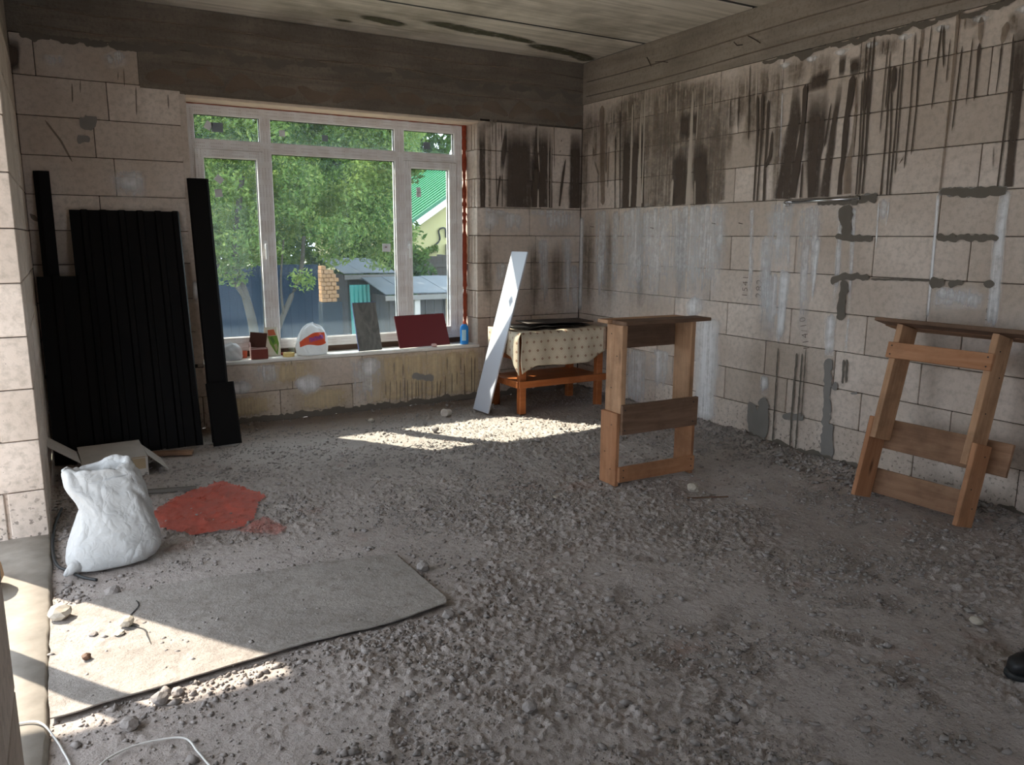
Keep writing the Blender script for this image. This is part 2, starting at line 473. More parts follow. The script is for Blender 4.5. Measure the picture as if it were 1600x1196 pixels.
# ---- window wall
wall_back = struct(multi_box('wall_back', [((WX - .5, 0.008, -0.05), (-3.55, 0.45, 2.81)), ((-3.55, 0.008, -0.05), (-1.0, 0.45, 0.49)), ((-1.0, 0.008, -0.05), (0.4, 0.45, 2.53))], M['mortar']))
LZ = [0.010, 0.262, 0.520, 0.775, 1.03, 1.295, 1.53, 1.773, 2.033, 2.29, 2.546, 2.808]
LJ = {2: [-4.25], 3: [-4.03], 4: [-4.2], 5: [-4.03], 6: [-4.139], 7: [-4.026], 8: [-4.135], 9: [-4.034], 10: [-4.45]}
for k in range(2, 11):
    row_back(wall_back, LZ[k], LZ[k + 1], LJ[k], WX, -3.82 if k == 10 else -3.522)
row_back(wall_back, 0.010, 0.262, [-4.15, -3.55, -2.954, -2.343, -1.742, -1.14, -0.54], WX, -0.002)
row_back(wall_back, 0.262, 0.4975, [-4.05, -3.45, -2.85, -2.249, -1.651, -1.05, -0.45], WX, -0.002)
BJ = {2: [-.55], 3: [-.517], 4: [-.556], 5: [-.508], 6: [-.576], 7: [-.46], 8: [-.372], 9: [-.5]}
BZ = [0.016 + 0.25 * k for k in range(11)]
BZ[2] = 0.4975
for k in range(2, 10):
    row_back(wall_back, BZ[k], BZ[k + 1], [j for j in BJ[k]], -1.0, -0.002)
    # jamb block seen from its grooved or plain end
    z0, z1 = BZ[k] + G / 2, BZ[k + 1] - G / 2
    if k % 2 == 1:
        bx = [((-1.133, 0.0, z0), (-1.0, 0.040, z1)), ((-1.133, 0.056, z0), (-1.0, 0.10, z1)), ((-1.133, 0.118, z0), (-1.0, 0.20, z1)), ((-1.133, 0.214, z0), (-1.0, 0.44, z1)), ((-1.118, 0.03, z0 + .001), (-1.01, 0.43, z1 - .001))]
    else:
        bx = [((-1.133 + random.uniform(-.004, .004), 0.0, z0), (-1.0, 0.44, z1))]
    multi_box('block', bx, M['block'], wall_back, 0.004)
soffit = plain('soffit_plaster', (0.66, 0.53, 0.43), 0.9, 0.1, 0.2, 14)
lb = multi_box('soffit_strip', [((-3.522, -0.004, 2.490), (-1.118, 0.215, 2.512))], soffit, wall_back, 0.004)
rb = multi_box('jamb_strip', [((-3.57, 0.0, 0.5), (-3.522, 0.44, 2.51))], M['block'], wall_back, 0.003)
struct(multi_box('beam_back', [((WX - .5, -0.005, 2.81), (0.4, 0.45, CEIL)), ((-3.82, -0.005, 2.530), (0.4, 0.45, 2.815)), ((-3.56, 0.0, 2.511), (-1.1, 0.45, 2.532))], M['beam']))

# ---- ceiling of precast slabs that run along x
ceiling = struct(multi_box('ceiling', [((WX - .5, YF, CEIL + 0.03), (0.4, 0.45, CEIL + 0.2))], M['gasket']))
ye = [0.31, -0.888, -2.10, -3.30, -4.50, -5.70, -6.90, YF]
for a, b in zip(ye[:-1], ye[1:]):
    if a < .3: multi_box('joint_filler', [((WX - .5, a - .02, CEIL + .005), (0.03, a + .02, CEIL + .03))], M['gasket'], ceiling)
    box_obj('ceiling_slab', (WX - .5, b + .018, CEIL + random.uniform(0, .004)), (0.0 if b > -2.2 else 0.35, a - .018, CEIL + 0.06), M['ceiling'], ceiling, 0.008)

# ---- left wall: a block pier, a wide doorway, a near pier, a lintel
TH = 0.50
wall_left = struct(multi_box('wall_left', [((WX - TH + .02, -1.95, -0.05), (WX - 0.008, 0.02, 2.60)), ((WX - TH + .02, YF, -0.05), (WX - .004, -4.44, 2.60))], M['mortar']))
for k in range(11):
    z0 = 0.0 + 0.2545 * k + 0.0; z1 = min(z0 + 0.2545, 2.62)
    z0 = max(z0, -0.02)
    s = [(-1.97, -1.37), (-1.37, -0.77), (-0.77, -0.17), (-0.17, 0.0)] if k % 2 else [(-1.97, -1.67), (-1.67, -1.07), (-1.07, -0.47), (-0.47, 0.0)]
    for i, (a, b) in enumerate(s):
        full = i == 0
        dx = random.uniform(-.0015, .003)
        if full and k % 2 == 0:
            # end with tongue and groove ribs
            bx = [((WX - TH, a, z0 + G / 2), (WX - 0.25, b - G, z1 - G / 2)), ((WX - 0.235, a - .003, z0 + G / 2), (WX - .17, b - G, z1 - G / 2)), ((WX - .155, a, z0 + G / 2), (WX + dx, b - G, z1 - G / 2)), ((WX - TH + .01, a + .012, z0 + G / 2), (WX - .02, b - G - .001, z1 - G / 2))]
            multi_box('block', bx, M['block'], wall_left, 0.004)
        else:
            block(wall_left, (WX - (TH if full else 0.06) + dx, a, z0 + G / 2), ((TH if full else 0.06), b - a - G, z1 - z0 - G))
for k in range(11):
    z0 = 0.2545 * k; z1 = min(z0 + 0.2545, 2.62)
    cut = [-4.42, -5.02, -5.62, -6.22, YF] if k % 2 else [-4.42, -4.72, -5.32, -5.92, -6.52, YF]
    for i, (a, b) in enumerate(zip(cut[:-1], cut[1:])):
        w = TH if i == 0 else 0.06
        block(wall_left, (WX - w + random.uniform(-.0015, .002), b + G, z0 + G / 2), (w, a - b - G, z1 - z0 - G))
struct(multi_box('beam_left', [((WX - TH, YF, 2.62), (WX - .002, 0.1, CEIL)), ((WX - TH, -4.45, 2.20), (WX - .01, -1.95, 2.62))], M['beam_y']))
def threshold():
    n = 60; vs = []; fs = []
    prof = [(-TH - 0.6, 0.02), (-0.10, 0.022), (0.0, 0.018), (0.012, 0.0), (0.012, -0.03)]
    for i in range(n + 1):
        y = -1.955 - (4.43 - 1.955) * i / n
        for (dx, z) in prof:
            e = (fbm(np.array(y * 16.0), np.array(dx * 3 + 2.0), 4, .65) - .5)
            vs.append((WX + dx + (0.016 * e if dx >= 0 else 0), y, z + 0.008 * e))
    m = len(prof)
    for i in range(n):
        for k in range(m - 1):
            a = i * m + k
            fs.append((a, a + m, a + m + 1, a + 1))
    struct(mesh_obj('trim_1', vs, fs, M['slab'], None, True))
threshold()
# unseen post added in the doorway to throw the narrow bar of shade
struct(multi_box('added_door_post', [((-5.075, -2.815, 0.0), (-5.01, -2.735, 2.2))], M['pvc_edge']))
# ---- unseen wall behind the camera; its doorway is added to let in skylight
struct(multi_box('wall_front', [((WX - .5, YF - .4, -0.05), (-4.2, YF, CEIL)), ((-0.5, YF - .4, -0.05), (0.4, YF, CEIL)), ((-4.2, YF - .4, -0.05), (-2.6, YF, CEIL)), ((-1.3, YF - .4, -0.05), (-0.5, YF, CEIL)), ((-2.6, YF - .4, 2.1), (-1.3, YF, CEIL))], M['mortar']))
# ---- outside: unseen slab and plank added to shade the doorway and the window
struct(multi_box('added_shade_slab', [((-6.15, -4.6, 2.45), (WX - TH - .02, -1.83, 2.56))], M['slab']))
struct(multi_box('added_shade_plank', [((-7.5, 1.56, 2.80), (1.0, 1.86, 2.845))], M['pine_dark']))

# ---- stains, drips and mortar smears on the blocks (each a thin layer of real thickness on the wall)
STAINS_RIGHT=[('k',[(-2.503,2.576,0.039),(-2.515,2.304,0.092),(-2.484,2.052,0.12),(-2.462,1.773,0.136)]),
('m',[(-2.371,2.506,0.095),(-2.374,2.155,0.082),(-2.4,1.771,0.084)]),
('d',[(-2.7,2.476,0.136),(-2.696,2.321,0.142),(-2.698,2.104,0.138),(-2.701,1.933,0.094),(-2.71,1.773,0.082)]),
('k',[(-2.685,2.575,0.124),(-2.695,2.457,0.136)]),
('d',[(-2.589,2.512,0.038),(-2.593,2.294,0.029),(-2.583,2.114,0.045),(-2.564,1.973,0.059),(-2.544,1.778,0.053)]),
('d',[(-2.612,2.011,0.012),(-2.614,1.777,0.016)]),
('d',[(-2.859,2.517,0.029),(-2.851,2.376,0.035),(-2.831,2.226,0.036),(-2.822,2.072,0.054),(-2.812,1.926,0.06),(-2.802,1.773,0.067)]),
('d',[(-2.806,2.364,0.01),(-2.778,2.096,0.017)]),
('d',[(-2.952,2.511,0.043),(-2.943,2.373,0.046),(-2.924,2.215,0.033),(-2.927,2.015,0.03),(-2.916,1.89,0.024),(-2.92,1.782,0.029)]),
('d',[(-2.947,2.25,0.009),(-2.943,2.023,0.009)]),
('b',[(-2.991,2.338,0.016),(-2.987,2.095,0.022),(-2.966,1.964,0.046),(-2.978,1.785,0.052)]),
('k',[(-2.859,2.657,0.047),(-2.86,2.507,0.035)]),
('k',[(-2.946,2.622,0.068),(-2.953,2.501,0.051)]),
('d',[(-1.915,2.51,0.011),(-1.923,2.305,0.009)]),
('d',[(-1.999,2.52,0.009),(-2.001,2.302,0.006)]),
('d',[(-2.089,2.729,0.007),(-2.1,2.462,0.009),(-2.114,2.202,0.009)]),
('d',[(-2.174,2.505,0.021),(-2.196,2.237,0.016),(-2.198,1.77,0.015)]),
('d',[(-2.223,2.508,0.032),(-2.235,2.233,0.016),(-2.23,1.769,0.013)]),
('d',[(-2.279,2.458,0.025),(-2.285,2.227,0.02),(-2.284,2.036,0.018),(-2.292,1.767,0.023)]),
('d',[(-2.332,2.243,0.011),(-2.326,2.075,0.031),(-2.291,1.993,0.023)]),
('d',[(-3.021,2.481,0.009),(-3.041,2.052,0.01),(-3.043,1.777,0.01)]),
('d',[(-3.044,2.486,0.01),(-3.06,2.05,0.011),(-3.063,1.776,0.01)]),
('d',[(-3.065,2.492,0.013),(-3.09,2.001,0.012),(-3.087,1.78,0.012)]),
('m',[(-1.86,2.518,0.079),(-1.855,2.161,0.064),(-1.867,1.788,0.074)]),
('w',[(-2.392,2.493,0.013),(-2.415,2.005,0.013),(-2.42,1.783,0.014)]),
('m',[(-2.498,2.705,0.209),(-2.49,2.508,0.158)]),
('m',[(-2.697,2.697,0.183),(-2.708,2.455,0.148)]),
('m',[(-2.202,2.709,0.086),(-2.265,2.46,0.099)]),
('m',[(-3.011,2.628,0.11),(-3.015,2.482,0.099)]),
('b',[(-2.975,2.497,0.018),(-2.991,2.282,0.016)]),
('d',[(-3.028,2.687,0.007),(-3.044,2.282,0.009)]),
('d',[(-3.06,2.69,0.008),(-3.055,2.271,0.01)]),
('d',[(-3.081,2.715,0.012),(-3.083,2.368,0.013),(-3.083,1.96,0.011)]),
('d',[(-3.142,2.673,0.007),(-3.144,2.595,0.006)]),
('d',[(-3.178,2.676,0.006),(-3.175,2.433,0.007),(-3.175,2.135,0.006)]),
('d',[(-3.199,2.604,0.007),(-3.197,2.272,0.009)]),
('d',[(-3.206,2.516,0.01),(-3.215,2.21,0.01),(-3.221,1.768,0.008)]),
('d',[(-3.226,2.405,0.011),(-3.249,2.107,0.011),(-3.259,1.766,0.01)]),
('d',[(-3.27,2.514,0.01),(-3.277,2.153,0.01),(-3.278,1.765,0.009)]),
('d',[(-3.232,2.516,0.033),(-3.237,2.433,0.034),(-3.239,2.364,0.011)]),
('d',[(-3.283,2.673,0.007),(-3.294,2.259,0.008),(-3.3,1.888,0.007)]),
('d',[(-3.348,2.678,0.008),(-3.36,2.25,0.008),(-3.358,1.914,0.009)]),
('d',[(-3.35,1.989,0.006),(-3.322,1.941,0.006)]),
('d',[(-3.386,2.596,0.015),(-3.398,2.245,0.008),(-3.394,1.99,0.008)]),
('b',[(-3.39,2.707,0.019),(-3.393,2.567,0.021)]),
('d',[(-3.444,2.695,0.007),(-3.442,2.465,0.005)]),
('d',[(-3.504,2.682,0.012),(-3.497,2.474,0.009),(-3.493,2.233,0.007)]),
('d',[(-3.517,2.679,0.012),(-3.521,2.597,0.012),(-3.54,2.448,0.006)]),
('d',[(-3.562,2.598,0.006),(-3.563,2.366,0.006)]),
('b',[(-3.594,2.742,0.026),(-3.597,2.456,0.02),(-3.596,2.164,0.016),(-3.591,1.776,0.013)]),
('d',[(-3.635,2.547,0.009),(-3.631,2.324,0.009),(-3.627,2.1,0.007)]),
('d',[(-3.689,2.581,0.006),(-3.689,2.404,0.007),(-3.691,2.232,0.006)]),
('b',[(-3.722,2.678,0.037),(-3.73,2.546,0.023)]),
('d',[(-3.73,2.546,0.021),(-3.731,2.423,0.012),(-3.733,2.244,0.008)]),
('b',[(-3.861,2.621,0.044),(-3.847,2.514,0.027)]),
('d',[(-3.849,2.514,0.012),(-3.849,2.351,0.006),(-3.846,2.26,0.005)]),
('d',[(-3.903,2.554,0.008),(-3.914,2.246,0.011),(-3.913,1.994,0.01),(-3.911,1.781,0.008)]),
('d',[(-3.932,2.664,0.069),(-3.943,2.462,0.064),(-3.957,2.205,0.047),(-3.959,1.989,0.043),(-3.965,1.776,0.043)]),
('b',[(-3.635,2.715,0.011),(-3.634,2.636,0.007)]),
('m',[(-3.671,2.724,0.114),(-3.69,2.633,0.094)]),
('m',[(-3.889,2.674,0.053),(-3.894,2.555,0.052)]),
('g',[(-3.585,1.767,0.034),(-3.781,1.758,0.041),(-3.961,1.771,0.027)]),
('g',[(-3.097,1.755,0.063),(-3.192,1.765,0.026)]),
('m',[(-3.863,1.998,0.009),(-3.875,1.863,0.011)]),
('m',[(-3.175,2.705,0.183),(-3.177,2.579,0.16)]),
('m',[(-3.026,2.707,0.096),(-3.039,2.515,0.085)]),
('k',[(-0.678,2.5,0.116),(-0.698,2.194,0.106),(-0.712,1.764,0.117)]),
('k',[(-0.813,2.484,0.082),(-0.809,2.184,0.072),(-0.817,1.763,0.084)]),
('k',[(-0.896,2.474,0.032),(-0.94,1.762,0.036)]),
('m',[(-1.036,2.553,0.25),(-1.04,2.165,0.253),(-1.082,1.768,0.253)]),
('m',[(-1.183,2.593,0.222),(-1.192,2.153,0.243),(-1.216,1.766,0.264)]),
('m',[(-1.367,2.533,0.23),(-1.375,2.138,0.214),(-1.4,1.764,0.197)]),
('k',[(-1.429,2.501,0.104),(-1.419,2.262,0.088)]),
('k',[(-1.387,2.23,0.159),(-1.399,1.77,0.143)]),
('k',[(-1.608,2.243,0.15),(-1.642,1.764,0.151)]),
('m',[(-1.62,2.532,0.231),(-1.683,2.112,0.246),(-1.724,1.763,0.279)]),
('k',[(-1.537,2.487,0.044),(-1.547,2.272,0.037)]),
('m',[(-1.75,2.513,0.143),(-1.805,1.767,0.16)]),
('b',[(-0.314,2.688,0.069),(-0.34,2.223,0.069),(-0.365,1.802,0.06)]),
('b',[(-0.394,2.534,0.027),(-0.403,2.085,0.032)]),
('b',[(-0.28,2.093,0.014),(-0.289,1.777,0.014)]),
('b',[(-0.437,2.32,0.018),(-0.432,1.95,0.018)]),
('d',[(-0.529,2.402,0.013),(-0.553,1.769,0.011)]),
('d',[(-0.588,2.613,0.013),(-0.626,1.767,0.011)]),
('b',[(-0.199,2.329,0.038),(-0.208,2.248,0.033)]),
('b',[(-0.219,2.206,0.019),(-0.288,2.079,0.024)]),
('m',[(-0.033,2.753,0.098),(-0.071,1.786,0.124)]),
('l',[(-0.758,2.64,0.016),(-0.761,2.188,0.023),(-0.762,1.775,0.023)]),
('l',[(-0.874,2.648,0.012),(-0.881,2.178,0.025),(-0.873,1.772,0.045)]),
('l',[(-0.921,2.738,0.016),(-0.925,2.175,0.016),(-0.928,1.798,0.014)]),
('l',[(-1.505,2.637,0.02),(-1.507,2.242,0.038),(-1.505,1.764,0.052)]),
('l',[(-1.57,2.539,0.01),(-1.567,2.258,0.01)]),
('l',[(-1.314,1.977,0.025),(-1.305,1.766,0.026)]),
('l',[(-1.575,1.949,0.012),(-1.586,1.766,0.01)]),
('m',[(-0.685,2.774,0.629),(-0.803,2.485,0.534)]),
('m',[(-1.458,2.712,0.566),(-1.472,2.507,0.516)]),
('m',[(-1.208,2.775,0.458),(-1.258,2.571,0.473)]),
('w',[(-2.327,1.521,0.108),(-2.366,1.119,0.098),(-2.4,0.709,0.098)]),
('w',[(-2.47,1.756,0.226),(-2.471,1.505,0.187),(-2.485,1.226,0.168)]),
('w',[(-2.43,1.257,0.17),(-2.462,0.751,0.129)]),
('W',[(-2.5,1.293,0.054),(-2.518,0.995,0.037),(-2.509,0.757,0.029)]),
('w',[(-2.654,1.71,0.117),(-2.685,1.267,0.088),(-2.713,0.782,0.069)]),
('w',[(-2.739,1.723,0.113),(-2.757,1.428,0.076),(-2.764,1.079,0.042)]),
('W',[(-2.778,1.506,0.048),(-2.77,1.08,0.016)]),
('w',[(-2.933,1.701,0.042),(-2.951,1.278,0.047),(-2.947,0.999,0.04)]),
('W',[(-2.932,1.013,0.076),(-2.937,0.713,0.077)]),
('w',[(-3.242,1.748,0.073),(-3.237,1.578,0.064)]),
('W',[(-3.208,1.736,0.012),(-3.215,1.434,0.013)]),
('W',[(-3.279,1.74,0.012),(-3.272,1.578,0.01)]),
('W',[(-3.583,1.761,0.02),(-3.59,1.44,0.02),(-3.596,1.028,0.018)]),
('W',[(-3.954,1.762,0.061),(-3.951,1.496,0.056),(-3.964,1.01,0.062)]),
('w',[(-3.038,1.698,0.041),(-3.044,1.462,0.034),(-3.064,0.994,0.024)]),
('w',[(-3.064,0.994,0.021),(-3.063,0.73,0.024)]),
('W',[(-2.405,0.518,0.074),(-2.412,0.36,0.079)]),
('w',[(-2.536,1.473,0.024),(-2.554,1.262,0.021)]),
('w',[(-2.182,1.724,0.05),(-2.227,0.9,0.041)]),
('w',[(-3.696,1.214,0.206),(-3.71,1.093,0.192)]),
('w',[(-3.832,1.209,0.157),(-3.83,1.103,0.131)]),
('g',[(-2.937,0.71,0.055),(-2.957,0.36,0.052),(-2.97,0.024,0.064)]),
('g',[(-2.998,0.27,0.037),(-3.002,0.024,0.081)]),
('g',[(-2.417,0.347,0.084),(-2.408,0.216,0.115),(-2.391,0.014,0.134)]),
('g',[(-2.281,0.291,0.069),(-2.317,0.216,0.113),(-2.344,0.022,0.091)]),
('G',[(-2.679,0.711,0.014),(-2.673,0.27,0.014),(-2.678,0.029,0.012)]),
('G',[(-2.725,0.717,0.01),(-2.726,0.031,0.01)]),
('G',[(-2.753,0.754,0.008),(-2.755,0.27,0.008)]),
('G',[(-2.513,0.732,0.01),(-2.518,0.044,0.011)]),
('g',[(-2.592,0.245,0.044),(-2.775,0.27,0.067)]),
('G',[(-3.058,0.721,0.013),(-3.062,0.559,0.013)]),
('G',[(-3.08,0.724,0.013),(-3.088,0.564,0.012)]),
('g',[(-3.007,0.563,0.033),(-3.012,0.503,0.043)]),
('G',[(-3.593,1.767,0.029),(-3.782,1.754,0.043),(-3.957,1.758,0.037)]),
('G',[(-3.601,1.508,0.032),(-3.798,1.508,0.036),(-3.949,1.511,0.028)]),
('G',[(-2.915,1.518,0.027),(-3.048,1.506,0.045),(-3.187,1.498,0.029)]),
('G',[(-2.976,1.712,0.105),(-2.986,1.611,0.087),(-3.009,1.514,0.076)]),
('G',[(-2.907,1.222,0.056),(-3.02,1.266,0.039),(-3.191,1.258,0.038)]),
('G',[(-3.2,1.251,0.011),(-3.399,1.257,0.011),(-3.592,1.26,0.011)]),
('G',[(-3.014,1.235,0.071),(-3.009,1.097,0.053),(-3.012,0.974,0.06)]),
('G',[(-3.586,1.249,0.068),(-3.678,1.254,0.04)]),
('G',[(-3.699,1.248,0.054),(-3.786,1.262,0.021)]),
('G',[(-3.897,1.259,0.036),(-3.956,1.262,0.028)]),
('g',[(-3.129,0.508,0.022),(-3.181,0.514,0.022)]),
('G',[(-3.058,1.748,0.037),(-3.19,1.753,0.043)]),
('G',[(-2.756,1.737,0.034),(-3.059,1.741,0.044)]),
('w',[(-3.628,1.197,0.081),(-3.782,1.18,0.093),(-3.88,1.238,0.052)]),
('w',[(-0.769,1.755,0.411),(-0.855,1.315,0.376),(-0.912,0.841,0.469)]),
('w',[(-1.102,1.755,0.407),(-1.157,1.323,0.406),(-1.213,0.866,0.434)]),
('w',[(-1.461,1.758,0.397),(-1.49,1.331,0.399),(-1.572,0.897,0.395)]),
('w',[(-1.74,1.756,0.342),(-1.746,1.338,0.322),(-1.726,0.91,0.302)]),
('W',[(-1.779,0.879,0.273),(-1.805,0.52,0.249),(-1.815,0.026,0.202)]),
('W',[(-1.589,1.027,0.157),(-1.678,0.87,0.23)]),
('w',[(-0.93,0.519,0.283),(-0.933,-0.123,0.287)]),
('w',[(-1.232,0.557,0.262),(-1.227,0.16,0.294)]),
('w',[(-0.336,1.758,0.211),(-0.378,0.795,0.179)]),
('w',[(-0.559,1.742,0.1),(-0.57,0.811,0.089)]),
('m',[(-0.424,1.735,0.207),(-0.484,0.804,0.209)]),
('m',[(-0.121,1.743,0.184),(-0.159,0.776,0.225)]),
('m',[(-0.91,1.723,0.092),(-0.959,0.845,0.093)]),
('m',[(-1.425,1.71,0.161),(-1.46,0.962,0.108)]),
('W',[(-0.029,1.703,0.076),(-0.026,0.765,0.077)]),
('w',[(-2.429,1.699,0.24),(-2.465,1.277,0.121)]),
('w',[(-2.325,1.481,0.083),(-2.386,0.753,0.125)]),
('W',[(-2.525,1.279,0.098),(-2.518,0.785,0.06)]),
('w',[(-1.84,1.716,0.143),(-1.894,1.307,0.095)])]
STAINS_BACK=[('k',[(-1.08,2.498,0.058),(-1.081,2.094,0.054),(-1.078,1.766,0.05)]),
('m',[(-1.011,2.478,0.049),(-1.009,2.097,0.039),(-1.003,1.775,0.034)]),
('d',[(-0.947,2.508,0.007),(-0.944,2.1,0.008),(-0.933,1.778,0.008)]),
('d',[(-0.981,2.505,0.004),(-0.979,2.32,0.006)]),
('d',[(-0.918,2.51,0.004),(-0.912,2.345,0.006)]),
('d',[(-0.888,2.512,0.009),(-0.886,2.338,0.007)]),
('k',[(-0.838,2.491,0.018),(-0.86,2.273,0.046),(-0.887,2.052,0.03)]),
('d',[(-0.9,2.052,0.022),(-0.917,1.932,0.018),(-0.931,1.778,0.01)]),
('d',[(-0.879,2.069,0.01),(-0.879,1.775,0.008)]),
('k',[(-0.703,2.509,0.253),(-0.7,2.197,0.246),(-0.702,1.775,0.279)]),
('k',[(-0.476,2.526,0.157),(-0.472,2.209,0.169),(-0.466,1.781,0.16)]),
('k',[(-0.525,2.241,0.073),(-0.519,1.779,0.074)]),
('d',[(-0.523,2.506,0.013),(-0.525,2.292,0.008)]),
('l',[(-0.499,2.524,0.01),(-0.5,2.362,0.012),(-0.496,2.268,0.015)]),
('l',[(-0.491,2.26,0.012),(-0.481,2.104,0.005)]),
('l',[(-0.491,1.947,0.013),(-0.492,1.78,0.021)]),
('k',[(-0.37,2.508,0.042),(-0.352,1.779,0.039)]),
('l',[(-0.386,2.498,0.008),(-0.38,1.778,0.009)]),
('l',[(-0.356,2.501,0.008),(-0.35,1.783,0.007)]),
('b',[(-0.328,2.563,0.011),(-0.315,2.138,0.009)]),
('k',[(-0.083,2.529,0.1),(-0.079,2.141,0.117),(-0.071,1.781,0.124)]),
('d',[(-0.192,2.232,0.011),(-0.212,2.117,0.027),(-0.236,1.956,0.029),(-0.254,1.795,0.015)]),
('b',[(-0.239,2.405,0.054),(-0.244,2.387,0.043)]),
('b',[(-0.248,2.308,0.044),(-0.259,2.29,0.043)]),
('m',[(-0.972,2.572,0.293),(-0.923,2.501,0.296)]),
('m',[(-0.57,2.587,0.413),(-0.549,2.495,0.415)]),
('w',[(-0.921,1.753,0.301),(-0.931,1.684,0.301)]),
('w',[(-0.347,1.766,0.456),(-0.346,1.694,0.457)]),
('w',[(-0.984,1.736,0.159),(-0.984,1.522,0.161)]),
('w',[(-0.768,1.725,0.255),(-0.767,1.539,0.22)]),
('w',[(-0.278,1.735,0.39),(-0.274,1.543,0.353)]),
('w',[(-0.429,1.493,0.115),(-0.399,0.793,0.098)]),
('m',[(-1.037,1.491,0.106),(-1.02,0.898,0.09)]),
('w',[(-0.155,1.495,0.119),(-0.138,0.731,0.102)]),
('m',[(-0.524,1.493,0.114),(-0.516,0.798,0.097)]),
('w',[(-0.876,1.273,0.109),(-0.911,1.037,0.091)]),
('w',[(-0.069,1.248,0.081),(-0.056,0.71,0.103)]),
('m',[(-0.274,1.494,0.137),(-0.239,0.719,0.121)]),
('W',[(-2.838,0.321,0.06),(-2.728,0.288,0.167),(-2.591,0.299,0.092)]),
('W',[(-3.356,0.309,0.087),(-3.26,0.307,0.102),(-3.141,0.318,0.088)]),
('w',[(-2.207,0.469,0.306),(-2.213,0.265,0.243),(-2.236,0.028,0.195)]),
('W',[(-2.174,0.483,0.146),(-2.188,0.279,0.147)]),
('w',[(-3.054,0.487,0.198),(-3.05,0.28,0.171)]),
('m',[(-1.707,0.286,0.105),(-1.708,0.237,0.087)]),
('g',[(-1.794,0.28,0.042),(-1.584,0.242,0.067)]),
('b',[(-2.043,0.266,0.011),(-2.044,0.121,0.008)]),
('b',[(-1.998,0.262,0.011),(-2.011,0.037,0.008)]),
('b',[(-1.94,0.257,0.011),(-1.944,0.063,0.008)]),
('b',[(-1.906,0.254,0.012),(-1.911,0.01,0.009)]),
('b',[(-1.863,0.267,0.012),(-1.867,0.071,0.008)]),
('b',[(-1.838,0.248,0.012),(-1.84,-0.014,0.009)]),
('b',[(-1.795,0.244,0.012),(-1.799,0.007,0.009)]),
('b',[(-1.757,0.241,0.013),(-1.762,-0.022,0.009)]),
('b',[(-1.734,0.239,0.012),(-1.735,-0.017,0.009)]),
('b',[(-1.699,0.236,0.012),(-1.703,-0.012,0.009)]),
('b',[(-1.659,0.232,0.012),(-1.668,0.001,0.009)]),
('b',[(-1.602,0.227,0.012),(-1.605,0.011,0.009)]),
('b',[(-1.549,0.223,0.013),(-1.552,-0.011,0.009)]),
('b',[(-1.513,0.22,0.012),(-1.53,0.054,0.009)]),
('b',[(-1.467,0.266,0.013),(-1.471,-0.02,0.009)]),
('b',[(-1.4,0.277,0.012),(-1.402,0.092,0.009)]),
('b',[(-1.349,0.289,0.013),(-1.35,0.155,0.009)]),
('b',[(-1.274,0.351,0.013),(-1.269,0.028,0.01)]),
('b',[(-1.199,0.413,0.013),(-1.201,0.073,0.01)]),
('b',[(-1.162,0.41,0.013),(-1.171,0.001,0.01)]),
('b',[(-1.961,0.42,0.012),(-1.964,0.307,0.009)]),
('b',[(-1.877,0.397,0.012),(-1.88,0.284,0.009)]),
('b',[(-1.311,0.421,0.013),(-1.312,0.286,0.009)]),
('b',[(-1.447,0.43,0.013),(-1.449,0.298,0.009)]),
('g',[(-4.216,2.235,0.096),(-4.145,2.273,0.085),(-4.112,2.307,0.032)]),
('g',[(-4.244,2.138,0.043),(-4.163,2.164,0.054)]),
('W',[(-3.943,1.903,0.146),(-3.94,1.807,0.166)]),
('b',[(-4.242,2.517,0.008),(-4.249,2.391,0.008)]),
('b',[(-4.19,2.543,0.008),(-4.197,2.458,0.008)]),
('b',[(-3.915,2.645,0.01),(-3.919,2.527,0.008)]),
('b',[(-3.952,2.619,0.008),(-3.957,2.566,0.008)]),
('b',[(-3.847,2.534,0.009),(-3.857,2.338,0.008)]),
('b',[(-3.641,2.499,0.008),(-3.643,2.399,0.009)]),
('w',[(-4.338,2.691,0.132),(-4.336,2.61,0.113)]),
('m',[(-4.579,2.733,0.09),(-4.588,2.543,0.09)]),
('k',[(-4.562,2.775,0.081),(-4.584,2.543,0.072)]),
('w',[(-3.977,2.754,0.16),(-3.925,2.654,0.142)]),
('b',[(-4.423,2.262,0.011),(-4.341,2.132,0.013),(-4.285,1.996,0.012)]),
('W',[(-3.942,1.924,0.179),(-3.937,1.784,0.164)]),
('w',[(-3.939,1.959,0.228),(-3.941,1.731,0.229)]),
('W',[(-3.546,1.165,0.036),(-3.552,0.994,0.039)]),
('b',[(-4.567,1.64,0.033),(-4.527,1.59,0.024)])]

for _i in range(16):
    _y = -2.2 - .14 * _i
    STAINS_RIGHT.append(('G', [(_y, 2.722 + .012 * math.sin(_i * 1.7), .02), (_y - .07, 2.71 + .012 * math.sin(_i * 2.3), .020 + .010 * (_i % 3)), (_y - .16, 2.722 + .012 * math.sin(_i * 2.9), .02)]))
for _i in range(9):
    _y = -2.35 - .22 * _i
    STAINS_RIGHT.append(('W', [(_y, 2.675, .02), (_y - .06, 2.665, .045), (_y - .12, 2.672, .02)]))
for _i in range(22):
    _y = -.12 - .105 * _i
    STAINS_RIGHT.append(('m', [(_y, 2.72, .10), (_y - .01, 2.55, .11), (_y + .01, 2.30 - .15 * (_i % 3), .10)]))
    STAINS_RIGHT.append(('l', [(_y - .04, 2.66, .014), (_y - .045, 2.60 - .05 * (_i % 4), .008)]))
for _i in range(34):
    _y = -.05 - .145 * _i
    STAINS_RIGHT.append(('G', [(_y, .024 + .010 * math.sin(_i * 1.9), .03), (_y - .08, .030 + .014 * math.sin(_i * 2.7), .04), (_y - .17, .024, .03)]))
